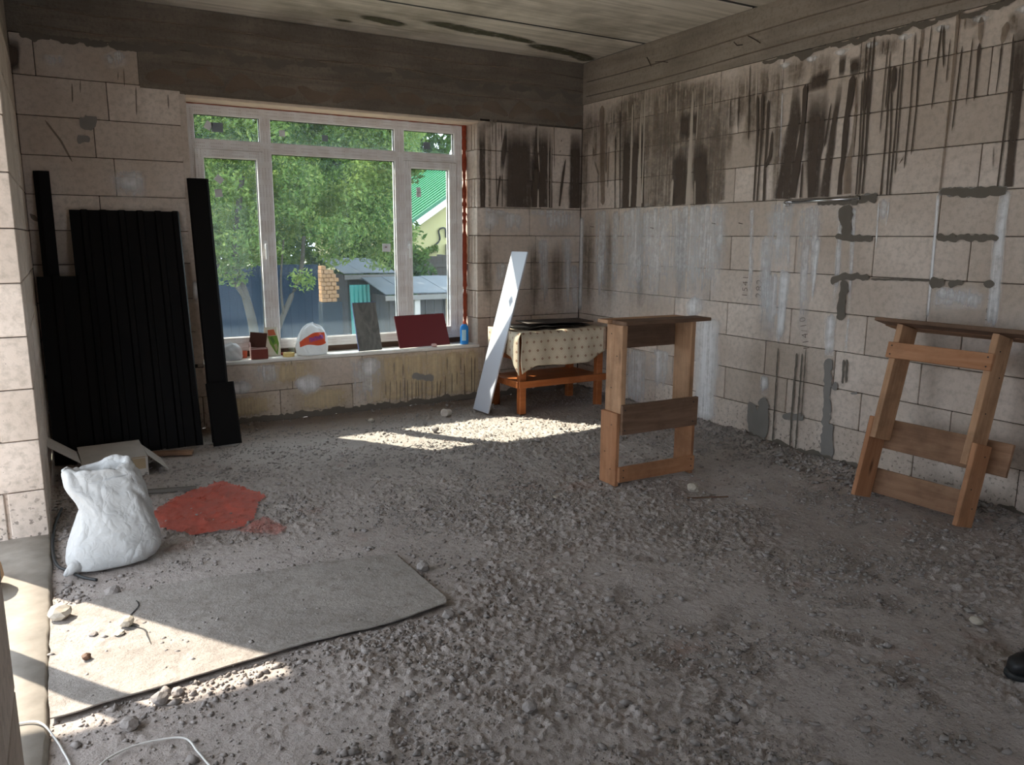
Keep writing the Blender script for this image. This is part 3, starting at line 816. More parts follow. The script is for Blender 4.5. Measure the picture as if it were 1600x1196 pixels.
for _z in (2.93, 2.80):
    STAINS_RIGHT.append(('b', [(-.05 - .5 * _i, _z + .01 * math.sin(_i + _z), .010) for _i in range(9)]))
def resample(pts, step):
    P = [np.array(p, float) for p in pts]; out = [P[0]]
    for a, b in zip(P[:-1], P[1:]):
        n = max(1, int(math.ceil(math.hypot(b[0] - a[0], b[1] - a[1]) / step)))
        for i in range(1, n + 1): out.append(a + (b - a) * i / n)
    return np.array(out)
def build_stains(data, wall, to3d):
    data = [('k' if c == 'd' and max(q[2] for q in p) > .062 else c, p) for c, p in data]
    order = 'ymwkWlbgGd'
    names = dict(y='yellow_stain_bounce', m='brown_damp_stain', w='primer_wash', k='dark_damp_stain', W='thick_primer', l='pale_streak', b='brown_drip', g='grey_mortar_smear', G='dark_mortar_smear', d='dark_cement_drip')
    cnt = 0
    for code in order:
        items = [p for c, p in data if c == code]
        if not items: continue
        vs, fs, fade = [], [], []
        for pts in items:
            cnt += 1
            off = 0.0022 + order.index(code) * 0.0006 + 0.000012 * cnt
            soft = code in 'ymwkW'; ragged = code in 'gG'
            R = resample(pts, 0.012 if ragged else 0.03)
            n = len(R)
            if n < 2: continue
            seed = random.uniform(0, 100)
            T = np.gradient(R[:, :2], axis=0); T /= np.linalg.norm(T, axis=1)[:, None] + 1e-9
            N = np.stack([-T[:, 1], T[:, 0]], 1)
            cross = [-1, -.75, -.4, 0, .4, .75, 1] if soft else [-1, 0, 1]
            cf = ([0, .85, 1, 1, 1, .85, 0] if code in 'k' else [0, .45, .85, 1, .85, .45, 0]) if soft else [1, 1, 1]
            base = len(vs)
            L = np.concatenate([[0], np.cumsum(np.linalg.norm(np.diff(R[:, :2], axis=0), axis=1))]); Lt = L[-1]
            for i in range(n):
                hw = R[i, 2] / 2
                if not soft:
                    hw *= 0.85 + 0.3 * vnoise(np.array(L[i] * 14 + seed), np.array(seed))
                    e = min(L[i], Lt - L[i] if R[-1, 1] > 1.80 or R[-1, 1] < 1.74 else 9); r = max(hw, .004)
                    if e < r: hw *= math.sqrt(max(0.04, 1 - (1 - e / r) ** 2))
                else: hw *= 1.15
                for k, cx in enumerate(cross):
                    j = 0
                    if ragged and k != 1:
                        j = (vnoise(np.array(L[i] * 45 + seed), np.array(k * 7.7 + seed)) - .4) * min(0.024, R[i, 2] * .55) * cx
                    if soft and k not in (0, 3, 6): j = 0
                    if soft and k in (0, 6): j = (vnoise(np.array(L[i] * 9 + seed), np.array(k * 5.1 + seed)) - .3) * R[i, 2] * .35 * cx
                    p = R[i, :2] + N[i] * (hw * cx + j)
                    vs.append(to3d(p[0], p[1], off))
                    f = cf[k]
                    if code in 'km': f *= min(1, L[i] / (0.30 * Lt + 1e-6)) * (1 if 1.74 < R[-1, 1] < 1.80 else min(1, (Lt - L[i]) / (0.3 * Lt + 1e-6)))
                    elif code == 'w': f *= min(1, (Lt - L[i]) / (0.45 * Lt + 1e-6)) * min(1, (L[i] + .01) / .03)
                    elif code in 'Wy': f *= min(1, (Lt - L[i] + .01) / .09) * min(1, (L[i] + .01) / .05)
                    fade.append(f)
            m = len(cross)
            for i in range(n - 1):
                for k in range(m - 1):
                    a = base + i * m + k
                    fs.append((a, a + 1, a + m + 1, a + m))
        o = mesh_obj(names[code], vs, fs, M['s_' + code], wall)
        at = o.data.attributes.new('fade', 'FLOAT', 'POINT'); at.data.foreach_set('value', np.array(fade, np.float32))
        stuff(o)
build_stains(STAINS_RIGHT, wall_right, lambda a, z, o: (-o, min(a, -0.003), z))
def tb(a, z, o):
    if a > -1.14 or z < 0.5 or z > 2.50: return (min(a, -0.003), -o, z)
    return (a if a < -3.52 or a > -1.14 else (-3.53 if a < -2.3 else -1.13), -o, z)
for _i in range(14):
    _x = -3.78 + .27 * _i
    STAINS_BACK.append(('b', [(_x, 2.60 + .05 * math.sin(_i * 2.1), .05), (_x + .12, 2.62 + .05 * math.sin(_i * 1.3), .10), (_x + .26, 2.60 + .06 * math.sin(_i * 3.1), .04)]))
    STAINS_BACK.append(('G', [(_x, 2.83 + .03 * math.sin(_i * 1.1), .03), (_x + .10, 2.80 + .03 * math.sin(_i * 1.9), .06), (_x + .24, 2.82, .02)]))
for _x in (-4.52, -4.35, -4.18, -4.0, -3.9):
    STAINS_BACK.append(('G', [(_x, 2.80, .03), (_x + .08, 2.79, .05), (_x + .18, 2.795, .03)]))
for _z in (2.98, 2.86, 2.72):
    STAINS_BACK.append(('b', [(-4.5 + .45 * _i, _z + .012 * math.sin(_i * 2 + _z), .012) for _i in range(11) if _z > 2.8 or _i > 1]))
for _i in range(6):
    STAINS_BACK.append(('y', [(-2.15 + .19 * _i, .49, .26), (-2.15 + .19 * _i, .26, .24), (-2.15 + .19 * _i, .03, .24)]))  # stain strips below the sill that also carry painted bounce light
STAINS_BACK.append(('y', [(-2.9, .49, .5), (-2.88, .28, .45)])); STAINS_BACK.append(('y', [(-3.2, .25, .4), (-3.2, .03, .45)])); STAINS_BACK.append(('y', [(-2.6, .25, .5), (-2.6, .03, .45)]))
for _i in range(22):
    _x = -3.3 + .145 * _i
    STAINS_BACK.append(('G', [(_x, .030 + .010 * math.sin(_i * 1.9), .05), (_x + .08, .036 + .012 * math.sin(_i * 2.7), .06), (_x + .17, .030, .05)]))
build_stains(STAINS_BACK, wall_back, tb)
MOULD = [(-2.41, -.27, .12, .04), (-2.20, -.44, .20, .09), (-2.05, -.38, .12, .06), (-1.72, -.56, .20, .08), (-1.48, -.52, .20, .10), (-1.30, -.50, .16, .06), (-1.07, -.50, .18, .07), (-.95, -.46, .14, .05), (-.70, -.36, .18, .09), (-.52, -.32, .16, .09), (-.34, -.30, .18, .08), (-.18, -.22, .14, .08), (-.08, -.16, .10, .08)]
def mould():
    blobs = MOULD
    nx, ny = 90, 40; vs = []; fs = []; fade = []
    for i in range(nx):
        for j in range(ny):
            x = -2.7 + 2.69 * i / (nx - 1); y = -0.78 + 0.775 * j / (ny - 1)
            f = 0.0
            for bx, by, rx, ry in blobs: f += 1.0 * math.exp(-((x - bx) / rx) ** 2 - ((y - by) / ry) ** 2)
            vs.append((x, y, CEIL - 0.003)); fade.append(min(1, f) * (1 if 0 < i < nx - 1 and 0 < j else 0))
    for i in range(nx - 1):
        for j in range(ny - 1):
            a = i * ny + j; fs.append((a, a + 1, a + ny + 1, a + ny))
    o = mesh_obj('mould_patch', vs, fs, M['mould'], ceiling)
    at = o.data.attributes.new('fade', 'FLOAT', 'POINT'); at.data.foreach_set('value', np.array(fade, np.float32)); stuff(o)
mould()

# ---- window
def uv_bars(name, bars, mat, parent, c=0.005):
    """bars: (lo, hi); u runs along the long side in metres, v across"""
    bm = bmesh.new(); uvl = bm.loops.layers.uv.new('UVMap')
    for lo, hi in bars:
        b = chamfer_box(hi[0] - lo[0], hi[1] - lo[1], hi[2] - lo[2], c)
        bmesh.ops.translate(b, verts=b.verts, vec=lo)
        me = bpy.data.meshes.new('t'); b.to_mesh(me); b.free()
        n0 = len(bm.faces); bm.from_mesh(me); bpy.data.meshes.remove(me)
        bm.faces.ensure_lookup_table()
        vert = (hi[2] - lo[2]) > (hi[0] - lo[0])
        mid = ((lo[0] + hi[0]) / 2, (lo[2] + hi[2]) / 2)
        for f in bm.faces[n0:]:
            for l in f.loops:
                p = l.vert.co
                side = abs(f.normal.y) < .5
                if vert: l[uvl].uv = (p.z, (p.x - mid[0]) if not side else .014)
                else: l[uvl].uv = (p.x, (p.z - mid[1]) if not side else .014)
    return bm_obj(name, bm, mat, parent)
def window():
    w = struct(empty('window_1', (-2.35, 0.2, 0.575)))
    w2 = lambda o: (setattr(o, 'location', o.location - w.location), o)[1]
    y0, y1 = 0.20, 0.268
    bars = [((-3.52, y0, 0.575), (-3.447, y1, 2.485)), ((-1.26, y0, 0.575), (-1.178, y1, 2.485)),
            ((-2.962, y0 + .001, 0.60), (-2.878, y1, 2.46)), ((-1.830, y0 + .001, 0.60), (-1.740, y1, 2.46)),
            ((-3.50, y0 + .0005, 2.411), (-1.20, y1, 2.486)), ((-3.50, y0 + .0005, 0.574), (-1.20, y1, 0.652)),
            ((-3.50, y0 + .002, 2.145), (-1.20, y1, 2.232))]
    w2(uv_bars('frame', bars, M['film'], w))
    for i, (xo, xi, zi) in enumerate([((-3.462, -2.946), (-3.394, -2.998), (0.69, 2.093)), ((-1.756, -1.244), (-1.685, -1.317), (0.685, 2.093))]):
        ys = 0.184
        s = w2(uv_bars('sash', [((xo[0], ys, 0.636), (xi[0], .262, 2.158)), ((xi[1], ys, 0.636), (xo[1], .262, 2.158)), ((xi[0] - .004, ys + .0006, 0.6365), (xi[1] + .004, .262, zi[0])), ((xi[0] - .004, ys + .0006, zi[1]), (xi[1] + .004, .262, 2.1575))], M['film'], w))
        hx = -2.968 if i == 0 else -1.722
        h = bm_obj('handle', handle_bm(), M['pvc_edge'], s); h.location = (hx, ys, 1.43)
    panes = [(-3.394, -2.998, .69, 2.093), (-1.685, -1.317, .685, 2.093), (-2.878, -1.830, .652, 2.145), (-3.447, -2.962, 2.232, 2.411), (-2.878, -1.830, 2.232, 2.411), (-1.740, -1.26, 2.232, 2.411)]
    for (a, b, c, d) in panes:
        p = w2(multi_box('pane', [((a - .006, 0.232, c - .006), (b + .006, 0.238, d + .006))], M['glass'], w))
        t = .005
        w2(multi_box('gasket', [((a - .001, .222, c - .001), (a + t, .231, d + .001)), ((b - t, .222, c - .001), (b + .001, .231, d + .001)), ((a, .222, d - t), (b, .231, d + .001)), ((a, .222, c - .001), (b, .231, c + t * .6))], M['gasket'], w))
    paper = plain('paper_sticker', (0.72, 0.72, 0.74), 0.8); grey = plain('grey_sticker', (0.20, 0.23, 0.26), 0.7); pink = plain('sticker_print', (0.75, 0.35, 0.30), 0.7)
    def sticker(x, z, sx, sz, m, rot=0.0):
        b = chamfer_box(sx, .0012, sz, 0)
        bmesh.ops.translate(b, verts=b.verts, vec=(-sx / 2, 0, -sz / 2))
        o = w2(bm_obj('sticker', b, m, w)); o.location = Vector((x, 0.2285, z)) - w.location; o.rotation_euler = (0, rot, 0)
        return o
    STICK(sticker, paper, grey, pink)
    # packers and dark gap below the frame, foam at the head and the jamb
    w2(multi_box('packing_strip', [((-3.50, .215, .522), (-1.16, .262, .576))], plain('brown_packing', (0.10, 0.06, 0.04), .9), w, .003))
    vs = []; fs = []
    def foam(line, nrm1, nrm2, r):
        b = len(vs); n = len(line)
        for i, p in enumerate(line):
            rr = r * (0.6 + 0.9 * vnoise(np.array(i * .7), np.array(r * 900 + 3.0)))
            for k in range(6):
                th = k * math.pi / 3
                vs.append(Vector(p) + Vector(nrm1) * rr * math.cos(th) + Vector(nrm2) * rr * math.sin(th))
        for i in range(n - 1):
            for k in range(6):
                a, c = b + i * 6 + k, b + i * 6 + (k + 1) % 6
                fs.append((a, c, c + 6, a + 6))
    foam([(-1.158, .205, z) for z in np.linspace(.56, 2.49, 90)], (1, 0, 0), (0, 1, 0), .018)
    foam([(x, .205, 2.492) for x in np.linspace(-3.5, -1.16, 100)], (0, 0, 1), (0, 1, 0), .0075)
    w2(mesh_obj('foam_bead', vs, fs, M['foam'], w, True))
    # sill board
    s = w2(uv_bars('sill', [((-3.53, -0.016, 0.4985), (-1.118, 0.29, 0.526))], plain('sill_board', (0.74, 0.71, 0.66), .8, .2, .15, 9), w))
def handle_bm():
    bm = bmesh.new()
    for lo, hi in [((-.014, -.008, -.035), (.014, 0, .035)), ((-.009, -.045, -.009), (.009, -.005, .009)), ((-.0095, -.052, -.115), (.0095, -.036, .010))]:
        b = chamfer_box(hi[0] - lo[0], hi[1] - lo[1], hi[2] - lo[2], .003); bmesh.ops.translate(b, verts=b.verts, vec=lo)
        me = bpy.data.meshes.new('t'); b.to_mesh(me); b.free(); bm.from_mesh(me); bpy.data.meshes.remove(me)
    return bm
def STICK(st, paper, grey, pink):
    st(-3.275, 2.325, .085, .07, grey); st(-3.34, 2.335, .05, .06, paper, .5)
    st(-2.78, 2.315, .045, .05, paper); st(-2.43, 2.30, .05, .05, grey); st(-1.515, 2.295, .065, .06, grey)
    st(-3.285, 1.935, .06, .05, paper, .7); st(-3.295, 1.83, .055, .06, paper, -.1); st(-1.60, 1.91, .04, .05, paper, -.2); st(-1.60, 1.87, .045, .04, paper)
    st(-1.915, 1.405, .075, .07, paper, .03); st(-1.92, 1.41, .02, .01, pink)
    for x, z in [(-3.42, 2.26), (-2.985, 2.385), (-2.85, 2.262), (-1.86, 2.39), (-1.295, 2.385), (-1.29, 2.262)]: st(x, z, .011, .011, M['gasket'])
window()

# ================================================================== OBJECTS
def trestle(loc, rot, label, top_two_tone, D):
    t = empty('sawhorse', loc); t.rotation_euler = rot
    tag(t, label, 'sawhorse', 'wooden sawhorses of nailed planks')
    P = M['pine']; PO = M['pine_orange']; PD = M['pine_dark']
    def pl(name, lo, hi, mat, axis):
        s = [hi[i] - lo[i] for i in range(3)]; c = [(hi[i] + lo[i]) / 2 for i in range(3)]
        if axis == 'x': return plank(name, (s[0], s[1], s[2]), c, mat, t)
        # upright plank: grain along local x, then turned up
        o = plank(name, (s[2], s[1], s[0]), c, mat, t, rot=(0, -math.pi / 2, 0)); return o
    W, hw, ze, zt, mr, br, tr = D['W'], D['hw'], D['ze'], D['zt'], D['mr'], D['br'], D['tr']
    e = hw + .027
    for sgn in (-1, 1):
        a, b = sorted((sgn * (hw - .035), sgn * hw))
        pl('leg', (a, -W, mr[0] + (.02 if sgn < 0 else .05)), (b, W, zt), P, 'z')
        a, b = sorted((sgn * (hw + .0015), sgn * e))
        pl('leg_extension', (a, -W - .002, 0), (b, W + .002, ze - (0 if (sgn < 0) != top_two_tone else .03)), PO, 'z')
    pl('middle_rail', (D['mx'][0], -W - .0255, mr[0]), (D['mx'][1], -W - .001, mr[1]), PD if not top_two_tone else M['pine_mid'], 'x')
    pl('bottom_rail', (-hw - .015, -W - .0275, br[0]), (hw + .015, -W - .0035, br[1]), PO if not top_two_tone else M['pine_mid'], 'x')
    pl('top_rail', (-hw - .01, W + .001, tr[0]), (hw + .012, W + .024, tr[1]), PD if not top_two_tone else PO, 'x')
    for (lo, hi, mat) in D['tops']:
        pl('top_board', (lo[0], lo[1], zt + .002), (hi[0], hi[1], zt + .024), M[mat], 'x')
    # nail heads
    bm = bmesh.new()
    for sgn in (-1, 1):
        for (w, z) in [(-W - .027, mr[0] + .03), (-W - .027, mr[1] - .03), (-W - .029, br[0] + .03), (-W - .029, br[1] - .02), (W + .0255, tr[0] + .02), (W + .0255, tr[1] - .02)]:
            bmesh.ops.create_cone(bm, cap_ends=True, segments=8, radius1=.004, radius2=.004, depth=.003, matrix=Matrix.Translation((sgn * (hw - .015), w, z)) @ Matrix.Rotation(math.pi / 2, 4, 'X'))
        for (u, w, z) in [(e + .0015, -.03, .10), (e + .0015, .03, .2), (e + .0015, -.03, .38), (hw + .0015, .02, .6), (hw + .0015, -.03, .8), (hw + .0015, .03, .93)]:
            bmesh.ops.create_cone(bm, cap_ends=True, segments=8, radius1=.0035, radius2=.0035, depth=.003, matrix=Matrix.Translation((sgn * u, w, z)) @ Matrix.Rotation(math.pi / 2, 4, 'Y'))
    stuff(bm_obj('nail_heads', bm, M['gasket'], t))
    return t
M['pine_mid'] = m_wood('brown_pine', (0.24, 0.13, 0.075), (0.36, 0.21, 0.125))
trestle((-1.288, -2.636, 0.0), (0, 0, math.radians(-1.2)), 'wooden plank sawhorse standing upright in the middle of the room', False,
        dict(W=.080, hw=.2835, ze=.455, zt=.988, mr=(.325, .510), br=(.03, .125), tr=(.825, .965), mx=(-.285, .308),
             tops=[((-.285, -.115, 0), (.375, .030, 0), 'pine_dark'), ((-.315, .036, 0), (.30, .140, 0), 'pine')]))
trestle((-0.468, -3.885, 0.022), (math.radians(15.0), 0, math.radians(93.0)), 'wooden plank sawhorse leaning tilted against the streaked block wall', True,
        dict(W=.082, hw=.275, ze=.47, zt=1.015, mr=(.30, .475), br=(.035, .18), tr=(.815, .905), mx=(-.40, .29),
             tops=[((-.42, -.180, 0), (.42, -.04, 0), 'pine_mid'), ((-.46, -.034, 0), (.40, .112, 0), 'pine_dark')]))

# ---- table with cloth
def table():
    t = empty('work_table', (-0.675, -0.48, 0))
    tag(t, 'low orange varnished wooden table with a lower shelf in the room corner', 'table')
    m = M['table']
    X0, X1, Y0, Y1 = -.44, .43, -.27, .25
    for x in (X0, X1 - .062):
        for y in (Y0, Y1 - .06):
            l = box_obj('leg', (x, y, 0), (x + .062, y + .058, .675), m, t, .004)
    box_obj('tabletop', (X0 - .02, Y0 - .015, .677), (X1 + .02, Y1 + .02, .702), m, t, .004)
    box_obj('shelf', (X0 - .02, Y0 - .012, .262), (X1 + .015, Y1, .280), m, t, .003)
    box_obj('shelf_rail', (X0 - .024, Y0 - .03, .235), (X1 + .02, Y0 - .0125, .295), m, t, .004)
    box_obj('shelf_rail', (X0 - .04, Y0 - .02, .2355), (X0 - .0205, Y1, .2945), m, t, .004)
    box_obj('apron', (X0 + .064, Y0 + .012, .56), (X1 - .064, Y0 + .030, .675), m, t, .003)
    box_obj('apron', (X0 + .012, Y0 + .060, .46), (X0 + .030, Y1 - .062, .675), m, t, .003)
table()
def m_cloth():
    t = NT('printed_cloth'); uv = t.uv()
    s = t.sep(t.scale(uv, (13.5, 13.5, 1)))
    fx = t.math('SUBTRACT', t.math('FRACT', s[0]), .5)
    row = t.math('FLOOR', s[1])
    sh = t.math('MULTIPLY', t.math('FRACT', t.math('MULTIPLY', row, .5)), 1.0)
    fx = t.math('SUBTRACT', t.math('FRACT', t.math('ADD', s[0], sh)), .5)
    fy = t.math('SUBTRACT', t.math('FRACT', s[1]), .5)
    d = t.math('ADD', t.math('ABSOLUTE', fx), t.math('ABSOLUTE', fy))
    k = t.ramp(d, [(.17, .8), (.24, 0)])
    k2 = t.ramp(t.math('ABSOLUTE', t.math('SUBTRACT', d, .42)), [(.02, .35), (.06, 0)])
    n = t.noise(uv, 6, 4)
    c = t.mix(n, (0.50, 0.42, 0.31), (0.64, 0.555, 0.43))
    c = t.mix(k, c, (0.25, 0.13, 0.09)); c = t.mix(k2, c, (0.42, 0.30, 0.20))
    return t.done(t.bsdf(c, .9, t.bump(t.noise(uv, 150, 2), .2, .002), Specular_IOR_Level=.15))
def tablecloth():
    # across x, from the back edge of the top over the front edge and down
    nx, ny = 64, 46; vs = []; uvs = []
    x0, x1 = -1.138, -0.215
    for i in range(nx):
        u = i / (nx - 1)
        x = x0 + (x1 - x0) * u
        drop = 0.270 + 0.025 * math.sin(u * 3.1) - 0.10 * max(0, (u - .72) / .28) ** 1.5 + 0.075 * max(0, 1 - u / .17)
        path = .548 + drop
        for j in range(ny):
            s = path * j / (ny - 1)
            if s < .548:
                y = -.222 - s + .01; z = .708 + .003 * math.sin(x * 31 + s * 17) + (.006 if s > .50 else 0)
            else:
                d = s - .548
                fold = .012 * math.sin(x * 26 + 1.0) * min(1, d / .12) + .02 * math.sin(x * 9) * min(1, d / .25)
                y = -.773 - .018 * min(1, d / .05) - fold * .8 - .05 * d
                z = .712 - d
            vs.append((x + .01 * math.sin(s * 14 + u * 9), y, z)); uvs.append((x, s))
    fs = []
    for i in range(nx - 1):
        for j in range(ny - 1):
            a = i * ny + j; fs.append((a, a + 1, a + ny + 1, a + ny))
    # left side flap
    b = len(vs); n2, m2 = 26, 16
    for i in range(n2):
        y = -.222 - .578 * i / (n2 - 1)
        dr = .17 + .10 * (i / (n2 - 1)) ** 2 + .09 * max(0, (i - n2 + 5) / 4)
        for j in range(m2):
            d = dr * j / (m2 - 1)
            fr = max(0, min(1, (-.62 - y) / .10)); vs.append((-1.139 - fr * (.02 * min(1, d / .04) + .012 * math.sin(y * 24) * min(1, d / .1)), y, .7105 - d)); uvs.append((-1.138 - d, -y - .29))
    for i in range(n2 - 1):
        for j in range(m2 - 1):
            a = b + i * m2 + j; fs.append((a, a + m2, a + m2 + 1, a + 1))
    o = mesh_obj('tablecloth', vs, fs, m_cloth(), None, True)
    uv = o.data.uv_layers.new(name='UVMap')
    for l in o.data.loops: uv.data[l.index].uv = uvs[l.vertex_index]
    sol = o.modifiers.new('thick', 'SOLIDIFY'); sol.thickness = .002
    tag(o, 'beige tablecloth with small brown diamond print draped over the corner table', 'tablecloth')
tablecloth()
black = plain('black_sheet', (0.012, 0.011, 0.011), .35, .4)
dark_brown = plain('dark_hardboard', (0.05, 0.037, 0.03), .6, .3, .2)
def wavy_sheet(name, x0, x1, y0, y1, z, amp, mat, rot=0.0, th=.003, n=14, f=9.0):
    vs = []; fs = []
    cx, cy = (x0 + x1) / 2, (y0 + y1) / 2
    for i in range(n + 1):
        for j in range(n + 1):
            x = x0 + (x1 - x0) * i / n - cx; y = y0 + (y1 - y0) * j / n - cy
            xr = x * math.cos(rot) - y * math.sin(rot); yr = x * math.sin(rot) + y * math.cos(rot)
            h = amp * float(fbm(np.array((x + cx) * f + 30), np.array((y + cy) * f + 9), 3))
            vs.append((xr, yr, h))
    for i in range(n):
        for j in range(n):
            a = i * (n + 1) + j; fs.append((a, a + n + 1, a + n + 2, a + 1))
    o = mesh_obj(name, vs, fs, mat, None, True); o.location = (cx, cy, z)
    s = o.modifiers.new('thick', 'SOLIDIFY'); s.thickness = th; s.offset = 1
    return o
tag(wavy_sheet('black_film', -1.02, -.30, -.66, -.25, .7145, .028, black, .06), 'crumpled black film spread on top of the cloth covered table', 'film')
tag(wavy_sheet('dark_board', -.90, -.26, -.60, -.30, .750, .004, dark_brown, -.12, .008), 'thin dark brown board lying over the black film on the table', 'board')
tag(tube('black_hose', [(-.98 + .012 * i, -.05 - .004 * i, .72 + .11 * math.sin(i / 9 * math.pi)) for i in range(10)], .012, black), 'short black hose loop standing behind the table against the wall', 'hose')

# ---- white leaning board
def leaning_board():
    A = Vector((-1.357, -.365, .004)); B = Vector((-1.339, -.605, .004)); C = Vector((-.952, -.338, 1.375))
    e1 = (B - A); L1 = e1.length; e1.normalize()
    e2 = C - A; e2 -= e1 * e2.dot(e1); L2 = e2.length; e2.normalize()
    e3 = e1.cross(e2)
    bm = chamfer_box(L1, L2, .014, .0015)
    o = bm_obj('shelf_board', bm, plain('white_laminate', (0.47, 0.48, 0.53), .35, .5))
    Mx = Matrix((e1, e2, e3)).transposed().to_4x4(); Mx.translation = A
    o.matrix_world = Mx
    tag(o, 'long white laminate board leaning on the table edge under the window', 'board')
leaning_board()

# ---- dark metal sheets
dm = NT('black_brown_steel')
MET = dm.done(dm.bsdf(dm.mix(dm.noise(dm.objco(), 6, 4), (0.0028, 0.0024, 0.0024), (0.006, 0.0048, 0.0046)), .6, Specular_IOR_Level=.12))
def profile_sheet(name, width, height, prof, mat, th=.002):
    """prof: list of (x, y) of the section; extruded upwards"""
    vs = []; fs = []
    n = len(prof); H = 8
    for k in range(H + 1):
        for x, y in prof: vs.append((x, y, height * k / H))
    for k in range(H):
        for i in range(n - 1):
            a = k * n + i; fs.append((a, a + 1, a + n + 1, a + n))
    o = mesh_obj(name, vs, fs, mat)
    s = o.modifiers.new('thick', 'SOLIDIFY'); s.thickness = th; s.offset = 0
    return o
def trapezoid(width, pitch, depth):
    p = []; x = 0
    while x < width - .01:
        for dx, y in [(0, 0), (pitch * .56, 0), (pitch * .64, -depth), (pitch * .90, -depth), (pitch * .98, 0)]:
            if x + dx <= width: p.append((x + dx, y))
        x += pitch
    return p
def lean(o, x, yb, yt, zt, rz=0.0):
    o.location = (x, yb, 0.0); o.rotation_euler = (-math.atan2(yt - yb, zt), 0, rz)
L = lambda yb, yt, zt: math.hypot(yt - yb, zt)
o = profile_sheet('metal_sheet', .70, L(-.47, -.055, 1.672), trapezoid(.705, .1175, .018), MET); lean(o, -4.335, -.47, -.055, 1.672)
tag(o, 'large black ribbed metal sheet leaning against the block wall', 'metal sheet')
o = profile_sheet('metal_flashing', .15, L(-.44, -.03, 1.915), [(0, .0), (.012, -.012), (.135, -.012), (.15, .0), (.15, .02)], MET); lean(o, -3.565, -.44, -.03, 1.915, math.radians(-1))
tag(o, 'tall narrow black metal strip standing at the left edge of the window', 'metal strip')
o = profile_sheet('metal_flashing', .095, L(-.33, -.025, 1.925), [(0, .02), (0, 0), (.03, -.012), (.095, -.012), (.095, .012)], MET); lean(o, -4.525, -.33, -.025, 1.925)
tag(o, 'tall narrow black metal strip standing in the corner by the pier', 'metal strip')
o = profile_sheet('metal_sheet', .30, L(-.56, -.15, 1.20), trapezoid(.30, .15, .012), MET); lean(o, -4.565, -.56, -.24, 1.19)
tag(o, 'short wide black metal sheet leaning in front of the corner strip', 'metal sheet')
o = profile_sheet('metal_offcut', .20, L(-.56, -.42, .44), [(0, .0), (.012, -.01), (.188, -.01), (.2, .0)], MET); lean(o, -3.575, -.56, -.42, .44, math.radians(3))
tag(o, 'low black metal offcut standing in front of the tall strip by the window', 'metal offcut')

# ---- cardboard box, sticks
def cardboard_box():
    t = empty('cardboard_box', (-4.24, -.90, 0)); t.rotation_euler = (0, 0, math.radians(3))
    tag(t, 'low open grey cardboard box with splayed flaps behind the white sack', 'box')
    m = plain('grey_cardboard', (0.46, 0.42, 0.38), .9, .1, .18, 9); mi = plain('brown_cardboard', (0.36, 0.27, 0.17), .9, .1, .2, 9)
    multi_box('box_body', [((-.185, -.185, .003), (.185, .19, .008)), ((-.185, -.185, .003), (-.181, .19, .125)), ((.181, -.185, .003), (.185, .19, .125)), ((-.185, -.185, .003), (.185, -.181, .125)), ((-.185, .186, .003), (.185, .19, .125))], m, t, .001)
    lid = multi_box('lid_flap', [((-.18, -.19, -.002), (.185, .19, .002))], m, t, .0008); lid.location = (0, 0, .133); lid.rotation_euler = (math.radians(4), 0, 0)
    tp = multi_box('tape', [((.06, -.1885, .05), (.17, -.1855, .128))], mi, t, 0)
    f = multi_box('side_flap', [((-.25, -.15, -.002), (0, .15, .002))], m, t, .0008); f.location = (-.187, 0, .128); f.rotation_euler = (0, math.radians(38), 0)
    f = multi_box('side_flap', [((0, -.16, -.002), (.165, .15, .002))], m, t, .0008); f.location = (.188, 0, .126); f.rotation_euler = (0, math.radians(44), 0)
cardboard_box()
def stick(name, a, b, w, h, mat, label, cat):
    a, b = Vector(a), Vector(b); d = b - a
    o = plank(name, (d.length, w, h), (a + b) / 2 + Vector((0, 0, h / 2)), mat, None, (0, 0, math.atan2(d.y, d.x)))
    return tag(o, label, cat)
stick('wood_batten', (-4.02, -.60, .002), (-3.735, -.705, .002), .05, .028, M['pine_mid'], 'brown wooden batten on the floor at the foot of the ribbed sheet', 'batten')
stick('wood_batten', (-4.16, -1.44, .002), (-3.83, -1.53, .002), .035, .02, plain('grey_batten', (0.14, 0.125, 0.11), .9, .1, .2, 20), 'grey dusty batten on the floor behind the red net', 'batten')
stick('wood_splinter', (-1.37, -3.10, .004), (-1.14, -3.20, .004), .012, .008, M['pine_dark'], 'thin dark splinter lying in front of the upright sawhorse', 'splinter')

